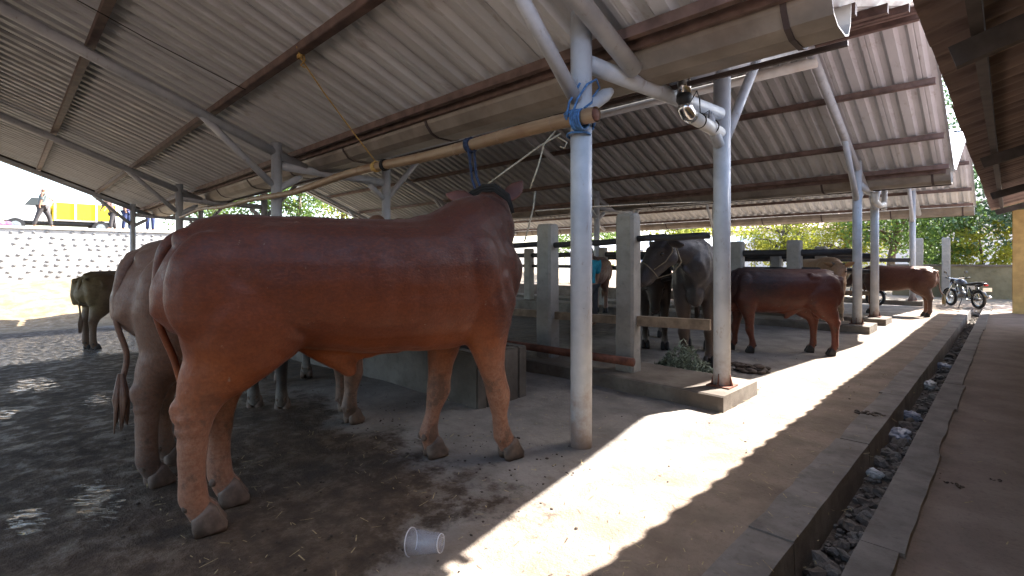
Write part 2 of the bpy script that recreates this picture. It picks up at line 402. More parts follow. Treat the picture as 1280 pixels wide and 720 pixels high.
wetm = k.math('MULTIPLY', k.ramp(wet, 0.0, 0.25), k.ramp(wn_, 0.44, 0.56))
damp = k.math('MULTIPLY', m_d, k.ramp(nB, .45, .62))
ro = k.math('SUBTRACT', 0.92, k.math('MULTIPLY', wetm, 0.86))
ro = k.math('SUBTRACT', ro, k.math('MULTIPLY', damp, 0.45)); ro = k.math('MAXIMUM', ro, 0.06); k.rough(ro)
k.val(k.math('ADD', 0.25, k.math('MULTIPLY', wetm, 0.5)), k.p.inputs['Specular IOR Level'])
hgt = k.math('ADD', k.math('MULTIPLY', nB, 2.0), k.math('ADD', nC, k.math('MULTIPLY', k.noise(120, 2), 0.5)))
hgt = k.math('MULTIPLY', hgt, k.math('SUBTRACT', 1.0, k.math('MULTIPLY', wetm, 0.8)))
k.bump(hgt, 0.55, 0.02)
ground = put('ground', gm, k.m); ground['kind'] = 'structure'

def structure(name, mb, mat, bevel=0, smooth=False):
    o_ = mb.build(name, M[mat], None, smooth=smooth, bevel=bevel); o_['kind'] = 'structure'; return o_
# concrete lips of the drain, poured in lengths
for side, (xa, xb, zt) in enumerate(((-0.93, DX0 + .012, 0.012), (DX1 - .012, -0.335, 0.022))):
    y = -2.0 + side * .5
    while y < 18.8:
        L = rnd.uniform(1.1, 1.9); mb = MB()
        wob_ = rnd.uniform(-.012, .012)
        n = 8
        vs = []
        for i in range(n + 1):
            yy = y + 0.006 + (L - 0.012) * i / n
            e1 = rnd.uniform(-.012, .012); e2 = rnd.uniform(-.006, .006)
            x0 = xa + (wob_ + e1 if side == 0 else 0); x1 = xb + (wob_ + e2 if side == 1 else 0)
            zz = zt + rnd.uniform(-.004, .004)
            vs += [(x0, yy, -.05 if side == 0 else -.2), (x0 + .008, yy, zz), (x1 - .008, yy, zz), (x1, yy, -.2 if side == 0 else -.05)]
        fs = []
        for i in range(n):
            for j in range(3): fs.append((i * 4 + j, i * 4 + j + 1, i * 4 + j + 5, i * 4 + j + 4))
        fs += [(0, 3, 2, 1), (n * 4, n * 4 + 1, n * 4 + 2, n * 4 + 3)]
        mb.add(vs, [tuple(reversed(f)) for f in fs])
        o_ = mb.build('drain_kerb', M['concrete_kerb']); o_['kind'] = 'structure'
        y += L
# raised concrete bands under the valleys
for (ya, yb, xr, zt) in ((4.48, 5.36, -1.80, .14), (11.05, 11.85, -1.80, .14), (12.75, 13.55, -1.80, .13), (18.9, 19.6, -1.8, .14)):
    mb = MB(); nseg = 26
    vs = []; 
    for i in range(nseg + 1):
        x = xr - (19.5 + xr) * i / nseg
        e = rnd.uniform(-.012, .012) if i else 0
        b0 = -.9
        vs += [(x, ya + e, b0), (x, ya + e + .012, zt - .012), (x, ya + .03 + e, zt), (x, yb - .03, zt + rnd.uniform(-.006, .006)), (x, yb, b0)]
    fs = []
    for i in range(nseg):
        for j in range(4): fs.append((i * 5 + j, i * 5 + j + 1, i * 5 + j + 6, i * 5 + j + 5))
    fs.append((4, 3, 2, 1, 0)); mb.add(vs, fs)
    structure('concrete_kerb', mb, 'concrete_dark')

# ------------------------------------------------------------------ sheds
RIDGE = (-0.6, 8.2, 16.85); VAL = (-4.9, 3.72, 12.3, 20.9)
ZR, ZF, ZN = 4.60, 2.99, 3.08
XR, XL = -0.79, -20.55
PITCH = 0.27
def sheet_mesh(y0, z0, y1, z1, nrib, name):
    """trapezoid ribbed sheet, ribs up the slope, with a 2 mm return at each end"""
    prof = []
    for i in range(nrib):
        x = i * PITCH
        prof += [(x - .078, 0), (x - .036, .056), (x + .036, .056), (x + .078, 0)]
        if i % 2: prof += [(x + .125, 0), (x + .135, .010), (x + .145, 0)]
    x = nrib * PITCH; prof += [(x - .078, 0), (x - .036, .056), (x + .036, .056), (x + .078, 0)]
    d = Vector((0, y1 - y0, z1 - z0)).normalized(); nrm = Vector((0, -d.z, d.y))
    if nrm.z < 0: nrm = -nrm
    vs = []; rows = 6
    for r_ in range(rows + 1):
        t = r_ / rows; b = Vector((0, y0 + (y1 - y0) * t, z0 + (z1 - z0) * t))
        for (px, pz) in prof: vs.append(b + Vector((px, 0, 0)) + nrm * pz)
    n = len(prof); fs = [(r_ * n + i, r_ * n + i + 1, (r_ + 1) * n + i + 1, (r_ + 1) * n + i) for r_ in range(rows) for i in range(n - 1)]
    me = bpy.data.meshes.new(name); me.from_pydata([tuple(v) for v in vs], [], fs); me.update(); me.materials.append(M['roof']); return me
def cyl(a, b, r, n=14):
    mb = MB(); mb.tube([a, b], r, n); return mb
FRAME_X = (-2.05, -8.0, -14.0, -20.0)
shed_info = (('corrugated steel shed roof on pipe columns right over the big brown bull', 2.70, None),
             ('second cattle shed, its steel roof and pipe columns beyond the first gutter', 5.10, 11.40),
             ('farthest cattle shed with a low ribbed roof near the motorcycle', 13.15, 19.0))
COLY = ((None, 2.97), (4.88, 11.40), (13.15, 19.1))
COLX = {(0, 1): -2.22, (1, 0): -1.97}
for si in range(3):
    rY = RIDGE[si]; nE = VAL[si] + .25; fE = VAL[si + 1] - .25
    shed = thing('cattle_shed', shed_info[si][0], 'shed', (-10.5, rY, 0), 0, 'cattle sheds side by side')
    halves = [('far', rY, ZR, fE, ZF)] + [('near', rY, ZR, nE, ZN)]
    nrib = 4; wid = nrib * PITCH
    for (hn, ya, za, yb, zb) in halves:
        me = sheet_mesh(ya - rY, za, yb - rY + .14 * (1 if yb > ya else -1), zb - .06, nrib, 'roof_sheet')
        cnt = int(math.ceil((XR - XL) / wid))
        for i in range(cnt):
            o_ = bpy.data.objects.new('roof_sheet', me); COL.objects.link(o_); o_.parent = shed
            o_.location = (XR + .015 - (i + 1) * wid + 10.5, rnd.uniform(-.03, .03) * 0, 0.005 * (i % 2)); 
        # purlins
        sg = 1 if yb > ya else -1; sl = (zb - za) / abs(yb - ya)
        for off in (0.10, 1.36, 2.70, abs(yb - ya) - .22):
            py_ = ya + sg * off; pz = za + sl * off - .055
            mb = MB(); mb.box((XL + .05, py_ - .03, pz - .045), (XR + .03, py_ + .03, pz + .035))
            mb.box((XL + .05, py_ - .03, pz - .056), (XR + .03, py_ + .055 * sg + .001, pz - .0505)) if off < 3 else None
            mb.build('purlin', M['purlin'], shed, world=True)
        # rafters
        for fx in FRAME_X:
            end = abs(yb - ya) + (.05 if sg > 0 else 0)
            a = (fx, ya + sg * .0, za - .20); b = (fx, ya + sg * (end - .1), za + sl * (end - .1) - .20)
            cyl(a, b, .068).build('rafter', M['pipe'], shed, smooth=True, world=True)
    mb = MB(); mb.tube([(XL, rY + .17, ZR - .36), (-2.0, rY + .17, ZR - .36)], .075, 16); mb.build('ridge_beam', M['white_pipe'], shed, smooth=True, world=True)
    # ridge cap
    mb = MB(); mb.add([(XL, rY - .25, ZR - .045), (XL, rY, ZR + .055), (XL, rY + .25, ZR - .045), (XR, rY - .25, ZR - .045), (XR, rY, ZR + .055), (XR, rY + .25, ZR - .045)], [(0, 1, 4, 3), (1, 2, 5, 4)])
    mb.build('ridge_cap', M['roof'], shed, world=True)
    # verge beam on the far left end, far half
    slf = (ZF - ZR) / (fE - rY); sln = (ZN - ZR) / (rY - nE)
    mb = MB(); mb.bar((XL - .03, rY, ZR - .06), (XL - .03, fE, ZF - .06), .05, .16); mb.build('verge_beam', M['purlin_dark'], shed, world=True)
    # columns with braces
    for fx in FRAME_X:
        for which, cy_ in enumerate(COLY[si]):
            if cy_ is None: continue
            if fx == FRAME_X[0]: fx_ = COLX.get((si, which), fx)
            else: fx_ = fx
            far = cy_ > rY
            zt = ZR + (slf if far else sln) * abs(cy_ - rY) - .04
            if not far: zt = ZR + sln * (rY - cy_) - .04
            zb_ = floor_z(fx_, cy_) + (.14 if not (si == 0) else 0) - .02
            mb = MB(); mb.tube([(fx_, cy_, zb_), (fx_, cy_, zt)], .078, 20)
            colm = mb.build('column', M['pipe'], shed, smooth=True, world=True)
            if si > 0:
                fb = MB(); fb.box((fx_ - .11, cy_ - .11, zb_ + .019), (fx_ + .11, cy_ + .11, zb_ + .032)); fl = fb.build('base_plate', M['rust_pipe'], colm, world=True)
                for gx, gy in ((1, 0), (-1, 0), (0, 1), (0, -1)):
                    g = MB(); g.add([(fx_ + gx * .075, cy_ + gy * .075, zb_ + .03), (fx_ + gx * .108, cy_ + gy * .108, zb_ + .03), (fx_ + gx * .076, cy_ + gy * .076, zb_ + .15)], [(0, 1, 2)])
                    me_ = g
                    nv = [Vector(v) + Vector((gy, gx, 0)) * .004 for v in g.v]; pv = [Vector(v) - Vector((gy, gx, 0)) * .004 for v in g.v]
                    g2 = MB(); g2.add(nv + pv, [(0, 1, 2), (5, 4, 3), (0, 3, 4, 1), (1, 4, 5, 2), (2, 5, 3, 0)]); g2.build('gusset', M['rust_pipe'], colm, world=True)
            # brace towards the ridge side
            sg = -1 if far else 1
            bl = 1.05 if far else .95
            bz = ZR + (slf if far else sln) * abs(cy_ + sg * bl - rY) - .2
            cyl((fx_, cy_ + sg * .06, 2.50), (fx_, cy_ + sg * bl, bz), .05).build('brace', M['pipe'], shed, smooth=True, world=True)
# tie beams between neighbouring columns under each valley: part of the shed on the far side of the valley
sheds = [o_ for o_ in bpy.data.objects if o_.name.startswith('cattle_shed')]
for vi, (ya, yb) in enumerate(((2.97, 4.88), (11.40, 13.15))):
    for fx in FRAME_X:
        fa, fb_ = (COLX[(0, 1)], COLX[(1, 0)]) if (vi == 0 and fx == FRAME_X[0]) else (fx, fx)
        cyl((fa, ya + .07, 2.80), (fb_, yb - .07, 2.74), .066, 16).build('tie_beam', M['pipe'], sheds[vi + 1], smooth=True, world=True)
        mb = MB(); mb.tube([(fa, ya + .05, 2.46), (fa, ya + .30, 2.62), (fa, ya + .38, 2.67)], [.055, .052, .03], 14)
        mb.build('brace_stub', M['pipe'], sheds[vi], smooth=True, world=True)
        mb = MB(); mb.tube([(fb_, yb - .06, 2.45), (fb_, yb - .34, 2.68)], .05, 14)
        mb.build('brace_stub', M['pipe'], sheds[vi + 1], smooth=True, world=True)

# gutters in the valleys
for gi, (V, zb) in enumerate(((VAL[1], 2.79), (VAL[2], 2.76), (VAL[3], 2.72))):
    lab = ('long steel valley gutter between the first two shed roofs, open at its near end', 'valley gutter under the far edge of the second shed roof', 'thin gutter along the far edge of the farthest shed')[gi]
    g = thing('roof_gutter', lab, 'gutter', (-10.5, V, zb), 0, 'gutters of the cattle sheds')
    prof = [(-.31, .24), (-.27, .13), (-.20, .04), (-.10, 0), (.10, 0), (.19, .03), (.25, .12), (.27, .26)]
    x = XR + .04
    seg = 0
    while x > XL:
        L = min(2.0, x - XL); mb = MB(); vs = []; n = len(prof)
        ee = .006 * (seg % 2)
        for xx in (x, x - L):
            for (py_, pz) in prof: vs.append((xx, V + py_ * (1 + ee), zb + pz - ee))
            for (py_, pz) in reversed(prof): vs.append((xx, V + py_ * (.97 + ee), zb + pz + .01 - ee))
        m2 = 2 * n; fs = [(j, (j + 1) % m2, m2 + (j + 1) % m2, m2 + j) for j in range(m2)]
        fs += [tuple((j, j + 1, m2 - 2 - j, m2 - 1 - j)) for j in range(n - 1)] + [tuple((m2 + m2 - 1 - j, m2 + m2 - 2 - j, m2 + j + 1, m2 + j)) for j in range(n - 1)]
        mb.add(vs, fs); mb.build('gutter_length', M['gutter'], g, world=True)
        sx = x - .24 if seg == 0 else x - .02
        mb = MB(); vs = []
        for xx in (sx, sx - .035):
            for (py_, pz) in prof: vs.append((xx, V + py_ * 1.03, zb + pz - .012))
            for (py_, pz) in reversed(prof): vs.append((xx, V + py_ * 1.005, zb + pz - .002))
        mb.add(vs, fs); mb.build('strap', M['strap'], g, world=True)
        x -= L; seg += 1
    mb = MB(); mb.box((XL, V + .262, zb + .0), (XR + .02, V + .292, zb + .035)); mb.build('rim_bar', M['strap'], g, world=True)
    if gi < 2:
        mb = MB(); mb.box((XL, V - .345, zb + .16), (XR - .02, V - .300, zb + .235)); mb.build('eave_angle', M['purlin'], g, world=True)

# down pipe from the first gutter along the tie beam to the second column
dp = thing('downpipe', 'pale plastic downpipe with a shiny elbow running from the gutter to the second column', 'downpipe', (-1.86, 4.1, 2.6))
px_ = -1.94
mb = MB(); mb.tube([(px_, 4.02, 2.890), (px_, 4.02, 2.730)], .058, 20); mb.build('outlet', M['chrome'], dp, smooth=True, world=True)
mb = MB(); mb.tube([(px_, 4.02, 2.735), (px_, 4.02, 2.690), (px_, 4.04, 2.660)], [.062, .064, .05], 18); mb.build('collar', M['rubber'], dp, smooth=True, world=True)
mb = MB(); mb.tube([(px_, 4.03, 2.680), (px_, 4.04, 2.630), (px_, 4.09, 2.595), (px_ - .01, 4.17, 2.590)], [.05, .062, .064, .064], 18); mb.build('elbow', M['chrome'], dp, smooth=True, world=True)
mb = MB(); mb.tube([(px_ - .01, 4.16, 2.590), (px_ - .03, 4.86, 2.560)], .058, 18); mb.build('pipe', M['white_pipe'], dp, smooth=True, world=True)
for yy in (4.35, 4.62):
    mb = MB(); mb.ring((px_ - .015, yy, 2.585), (0, 1, .15), .062, .006, 20, 6); mb.build('wire_tie', M['wire'], dp, smooth=True, world=True)
mb = MB(); mb.tube([(px_, 4.1, 2.660), (px_ + .02, 4.22, 2.810), (px_, 4.32, 2.770), (px_ - .02, 4.38, 2.630), (px_ + .03, 4.45, 2.690), (px_, 4.5, 2.550)], .005, 6); mb.build('loose_wire', M['wire'], dp, smooth=True, world=True)
dp2 = thing('downpipe', 'broken white pipe elbow fixed high on the fourth column', 'downpipe', (-1.95, 12.6, 2.6))
mb = MB(); mb.tube([(-1.95, 12.45, 2.72), (-1.95, 12.5, 2.55), (-1.9, 12.75, 2.47), (-1.88, 13.05, 2.52)], .06, 12); mb.build('elbow', M['white_pipe'], dp2, smooth=True, world=True)
mb = MB(); mb.tube([(-1.88, 13.12, 2.42), (-1.88, 13.18, 2.85)], .05, 12); mb.build('pipe', M['white_pipe'], dp2, smooth=True, world=True)

# ------------------------------------------------------------------ right hand building
EX, EZ = -0.36, 2.72
hb = thing('farm_building', 'yellow walled building whose brown corrugated roof overhangs the lane on the right', 'building', (2.0, 6.0, 0))
def cross_sheet(L, nrib, w, name):
    prof = []
    for i in range(nrib * 8 + 1):
        t = i / 8; prof.append((t * w, .017 * max(-.62, min(.62, 1.1 * math.cos(2 * math.pi * t))) / .62))
    d = Vector((L[0], 0, L[1])); nrm = Vector((-L[1], 0, L[0])).normalized(); vs = []
    for t in (0, .25, .5, .75, 1):
        for (py_, pz) in prof: vs.append(d * t + Vector((0, py_, 0)) + nrm * pz)
    n = len(prof); fs = [(r_ * n + i, r_ * n + i + 1, (r_ + 1) * n + i + 1, (r_ + 1) * n + i) for r_ in range(4) for i in range(n - 1)]
    me = bpy.data.meshes.new(name); me.from_pydata([tuple(v) for v in vs], [], fs)
    me.polygons.foreach_set('use_smooth', [True] * len(fs)); me.update(); me.materials.append(M['roof_rust']); return me
RS = 0.30
me = cross_sheet((4.2, 4.2 * RS), 5, .25, 'roof_sheet'); y = -7.0; i = 0
while y < 18.9:
    o_ = bpy.data.objects.new('roof_sheet', me); COL.objects.link(o_); o_.parent = hb
    o_.location = (EX - 2.0 + rnd.uniform(-.008, .008), y - 6.0, EZ + .005 * (i % 2)); y += 1.0; i += 1
for xx, hh, ww in ((-.13, .09, .06), (1.1, .1, .06), (2.2, .1, .06)):
    zz = EZ + (xx - EX) * RS - .03 - hh / 2 - .004
    mb = MB(); mb.box((xx - ww / 2, -7, zz - hh / 2), (xx + ww / 2, 18.85, zz + hh / 2)); mb.build('purlin', M['purlin_dark'] if xx < 0 else M['purlin'], hb, world=True)
for i in range(6):
    yy = -5.2 + i * 4.6; a = Vector((EX + .12, yy, EZ + .12 * RS - .2)); b = Vector((3.8, yy, EZ + (3.8 - EX) * RS - .2))
    mb = MB(); mb.bar(a, b, .07, .13); mb.build('rafter', M['purlin_dark'], hb, world=True)
mb = MB(); mb.box((1.35, -7, -.1), (1.5, 14.5, 3.0)); mb.build('wall', M['yellow_wall'], hb, world=True)
mb = MB(); mb.box((.05, 14.6, -.1), (1.5, 14.75, 2.65)) ; 
mb = MB(); mb.box((.06, 18.0, -.1), (.34, 18.3, 2.62)); mb.build('pillar', M['yellow_wall'], hb, world=True, bevel=.01)
mb = MB(); mb.box((.342, 18.1, -.1), (1.9, 18.22, 2.75)); mb.build('end_wall', M['yellow_wall'], hb, world=True)
mb = MB(); mb.box((.40, 18.03, .02), (1.1, 18.097, 2.2)); mb.build('door', M['orange_door'], hb, world=True)

# ------------------------------------------------------------------ stall posts and rails
def post(x, y, zt, z0, w, label, group='concrete stall posts', rz=0.0, d=None):
    t = Vector((x, y, z0)); mb = MB(); d = d or w * .85
    n = 9; vs = []
    for i in range(n + 1):
        zz = (zt - z0) * i / n; ta = 1 - .05 * i / n
        if i == n: ta *= .86
        j = lambda: rnd.uniform(-.004, .004)
        hw = w / 2 * ta; hd = d / 2 * ta; ch = .025
        if i == n: zz -= 0
        ring = [(-hw + ch, -hd), (hw - ch, -hd), (hw, -hd + ch), (hw, hd - ch), (hw - ch, hd), (-hw + ch, hd), (-hw, hd - ch), (-hw, -hd + ch)]
        if i == n - 0: pass
        vs += [(a + j(), b + j(), zz if i < n else zz) for a, b in ring]
        if i == n - 1:
            pass
    # round the head: move the last but one ring close under the top
    vs[(n - 1) * 8:n * 8] = [(a, b, (zt - z0) - .035) for a, b, _ in vs[(n - 1) * 8:n * 8]]
    fs = []
    for i in range(n):
        for q in range(8): fs.append((i * 8 + q, i * 8 + (q + 1) % 8, (i + 1) * 8 + (q + 1) % 8, (i + 1) * 8 + q))
    fs.append(tuple(n * 8 + q for q in range(8))); mb.add(vs, fs)
    o_ = mb.build('stall_post', M['concrete']); o_.location = t; o_.rotation_euler.z = rz
    tag(o_, label, 'post', group)
post(-2.98, 4.84, 1.86, .13, .23, 'thick concrete stall post the grey cow rests its face against')
post(-4.14, 4.84, 1.80, .13, .24, 'round-topped concrete stall post between the bull and the first pipe column')
for x, zt, lb in ((-3.15, 1.76, 'tall dark concrete post rising behind the back of the red brown cow'), (-4.3, 1.76, 'tall concrete post just right of the second pipe column'), (-7.9, 1.70, 'mossy concrete post seen between the first column and the thick stall post'), (-10.6, 1.70, 'distant concrete post seen just past the neck of the big bull')):
    post(x, 11.5, zt, .12, .27, lb)
for x, zt, lb in ((-3.05, 1.66, 'shorter dark post near the third column, above the rump of the red brown cow'), (-4.0, 1.52, 'low concrete post above the shoulder of the red brown cow')):
    post(x, 13.15, zt, .11, .25, lb)
def rail(a, b, r, mat, label, square=False, name='stall_rail', cat='rail', group='stall rails'):
    mb = MB()
    if square: mb.bar(a, b, r, r * 1.5)
    else:
        A = Vector(a); B = Vector(b); pts = [A.lerp(B, i / 6) + Vector((0, rnd.uniform(-.008, .008), rnd.uniform(-.008, .008))) for i in range(7)]
        mb.tube(pts, r, 10)
    return single(name, mb, mat, label, cat, Vector(a), group, smooth=not square)
rail((-2.13, 4.98, 1.60), (-2.86, 4.84, 1.58), .035, 'dark_rail', 'dark pipe rail just above the head of the grey cow')
rail((-3.10, 4.84, 1.56), (-4.02, 4.84, 1.54), .035, 'dark_rail', 'dark pipe rail between the two nearest concrete posts')
rail((-4.26, 4.84, 1.55), (-8.0, 4.84, 1.50), .035, 'dark_rail', 'dark pipe rail running left behind the head of the big bull')
rail((-2.13, 4.99, .70), (-2.87, 4.86, .69), .07, 'wood', 'wooden plank rail in front of the legs of the grey cow', True)
rail((-3.10, 4.86, .68), (-4.02, 4.86, .66), .06, 'wood', 'wooden plank rail between the two nearest concrete posts', True)
rail((-4.26, 4.86, .66), (-8.0, 4.86, .6), .06, 'wood', 'wooden plank rail running left behind the belly of the big bull', True)
rail((-2.75, 4.56, .30), (-8.0, 4.50, .24), .045, 'rust_pipe', 'rusty low pipe lying along the front of the concrete kerb')
for zz, rr, lb in ((1.50, .07, 'upper'), (1.16, .045, 'lower')):
    rail((-2.12, 11.52, zz), (-11.5, 11.52, zz), rr, 'dark_rail', f'{lb} dark rail of the far fence behind the red brown cow')
    rail((-2.12, 13.2, zz - .06), (-9.5, 13.2, zz - .08), rr, 'dark_rail', f'{lb} dark rail of the fence in the farthest shed')
rail((-2.12, 13.35, .62), (-2.95, 13.2, .62), .06, 'wood', 'short plank rail beside the tan cow at the fourth column', True)
rail((-2.1, 19.1, 1.35), (-9, 19.1, 1.35), .06, 'dark_rail', 'dark rail at the end of the farthest shed')

# manger trough under the first valley
tr = thing('feed_trough', 'low concrete feed trough behind the front legs of the big bull', 'trough', (-5.4, 3.3, 0))
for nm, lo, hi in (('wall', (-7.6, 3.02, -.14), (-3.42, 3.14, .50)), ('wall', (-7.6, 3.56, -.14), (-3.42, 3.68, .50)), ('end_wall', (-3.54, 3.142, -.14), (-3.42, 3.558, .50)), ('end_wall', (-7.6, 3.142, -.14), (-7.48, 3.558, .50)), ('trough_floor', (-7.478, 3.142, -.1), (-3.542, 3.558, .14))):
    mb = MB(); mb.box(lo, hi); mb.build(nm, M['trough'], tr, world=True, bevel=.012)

# ------------------------------------------------------------------ bamboo pole and ropes
bp = thing('bamboo_pole', 'long bent bamboo pole lashed to the first column above the bull', 'pole', (-1.9, 2.86, 2.33))
pts = []; rads = []
nb = 60; nodes = {}
for i in range(nb + 1):
    t = i / nb; x = -2.02 - 11.5 * t
    z = 2.335 + .035 * math.sin(t * 9) + .02 * math.sin(t * 23 + 1); yy = 2.86 + .03 * math.sin(t * 7 + .5)
    r_ = .054 - .025 * t
    pts.append((x, yy, z)); rads.append(r_)
mb = MB(); mb.tube(pts, rads, 14, caps=False); 
mb.build('culm', M['bamboo'], bp, smooth=True, world=True)
for i in range(2, nb, 3):
    mb = MB(); mb.ring(pts[i], (1, 0, 0), rads[i] * .97, .006, 16, 6); mb.build('node', M['bamboo'], bp, smooth=True, world=True)
mb = MB(); mb.tube([(-2.022, pts[0][1], pts[0][2]), (-2.06, pts[0][1], pts[0][2])], .044, 14); mb.build('cut_end', M['rust_pipe'], bp, smooth=True, world=True)
def pole_at(x):
    i = (-2.02 - x) / 11.5 * nb; j = int(i); f = i - j
    return Vector(pts[j]).lerp(Vector(pts[min(j + 1, nb)]), f), rads[j]
def rope(paths, r, mat, label, name='rope', n=6, group=None):
    mb = MB()
    for p in paths: mb.tube(p, r, n)
    return single(name, mb, mat, label, 'rope', Vector(paths[0][0]), group)
def coil(c, ax, Rr, turns, pitch, wob=.004, squash=None):
    c = Vector(c); ax = Vector(ax).normalized(); a = ax.orthogonal().normalized(); b = ax.cross(a); out = []
    n = int(turns * 14)
    for i in range(n + 1):
        q = 2 * math.pi * i / 14; rr = Rr + rnd.uniform(-wob, wob)
        out.append(c + a * (rr * math.cos(q)) + b * (rr * math.sin(q)) + ax * (pitch * (i / 14 - turns / 2)))
    return out
p0 = Vector((-2.05, 2.86, 2.33))
blue = [coil((-2.155, 2.86, 2.335), (1, .1, 0), .068, 5, .016), coil((-2.215, 2.935, 2.36), (.1, .25, 1), .115, 3, .02, .01), coil((-2.215, 2.93, 2.25), (0, .05, 1), .086, 1.2, .01),
        [(-2.165, 2.79, 2.36), (-2.155, 2.84, 2.48), (-2.140, 2.93, 2.60), (-2.130, 3.03, 2.66), (-2.165, 3.12, 2.63), (-2.205, 3.08, 2.55), (-2.135, 2.98, 2.48), (-2.125, 2.88, 2.42)],
        [(-2.225, 2.80, 2.34), (-2.215, 2.82, 2.46), (-2.195, 2.87, 2.55), (-2.155, 2.87, 2.60)], [(-2.085, 2.90, 2.36), (-2.065, 2.93, 2.40), (-2.075, 2.93, 2.33)]]
rope(blue, .0085, 'blue_rope', 'blue rope wound around the bamboo end and the first column')
# second pole fragment and small ties on the pole
pa, ra = pole_at(-4.75)
rope([coil(pa, (1, 0, 0), ra + .008, 4, .014)], .008, 'black_rope', 'dark tie wrapped around the bamboo pole near its middle')
pa, ra = pole_at(-3.36)
head_tie = Vector((-2.86, 2.52, 1.86))
rope([coil(pa, (1, 0, 0), ra + .008, 3, .02), [pa + Vector((0, 0, -ra)), pa.lerp(head_tie, .35) + Vector((-.03, 0, -.02)), pa.lerp(head_tie, .7) + Vector((-.03, 0, -.02)), head_tie],
      [pa + Vector((.05, 0, -ra)), pa.lerp(head_tie, .35) + Vector((.03, 0, 0)), pa.lerp(head_tie, .7) + Vector((.02, 0, 0)), head_tie + Vector((.03, .03, 0))],
      [pa + Vector((.02, -.05, -ra * .3)), pa + Vector((.03, -.04, -.12)), pa + Vector((.05, -.02, -.24))]], .011, 'navy_rope', 'navy strap hanging from the bamboo to the head of the big bull')
# yellow rope from a purlin
py_a = RIDGE[0] + 2.70; pz_a = ZR + (ZF - ZR) / (VAL[1] - .25 - RIDGE[0]) * 2.70 - .10
top = Vector((-5.05, py_a, pz_a)); pb, rb = pole_at(-4.93)
rope([[top + Vector((0, .05, .12)), top + Vector((0, -.03, .04)), top + Vector((.01, 0, -.06)), top.lerp(pb, .3) + Vector((-.02, 0, -.03)), top.lerp(pb, .7), pb + Vector((0, 0, rb))],
      [top + Vector((0, .04, -.02)), top + Vector((.05, .03, -.09)), top + Vector((.02, 0, -.14)), top + Vector((.07, .02, -.17))],
      coil(pb, (1, 0, 0), rb + .006, 4, .015), coil(top + Vector((0, 0, -.05)), (0, 0, 1), .022, 3, .012)], .0075, 'yellow_rope', 'thin yellow rope hanging from a roof purlin to the bamboo pole')
rope([[(-6.6, -.45, 4.46), (-6.55, .3, 4.0), (-6.65, 1.1, 3.75), (-6.65, 1.5, 3.62), (-6.55, 2.07, 3.40)]], .006, 'wire', 'dark wire dangling under the ribbed roof at the upper left', name='wire')
rope([[(-2.86, 2.52, 1.86), (-2.62, 2.62, 2.02), (-2.480, 2.8, 2.19), (-2.320, 2.86, 2.27)]], .007, 'pale_rope', 'pale tether rope from the head of the big bull up to the bamboo end')
rope([[(-2.44, 2.66, 1.86), (-2.40, 2.70, 2.02), (-2.430, 2.80, 2.2), (-2.370, 2.86, 2.30)], [(-2.370, 2.86, 2.26), (-2.300, 2.85, 2.22), (-2.250, 2.84, 2.19), (-2.270, 2.84, 2.15), (-2.310, 2.84, 2.17)]], .006, 'pale_rope', 'pale thin cord beside the raised ear of the big bull')
rope([[(-2.41, 2.68, 1.84), (-2.41, 2.66, 1.72), (-2.42, 2.62, 1.58), (-2.44, 2.60, 1.48)]], .006, 'pale_rope', 'pale halter cord hanging down the neck edge of the big bull')
rope([[(-2.41, 2.68, 1.70), (-2.3, 3.2, 1.76), (-2.15, 3.9, 1.83), (-2.05, 4.9, 1.92)]], .005, 'pale_rope', 'pale cord stretched from the big bull toward the second column')

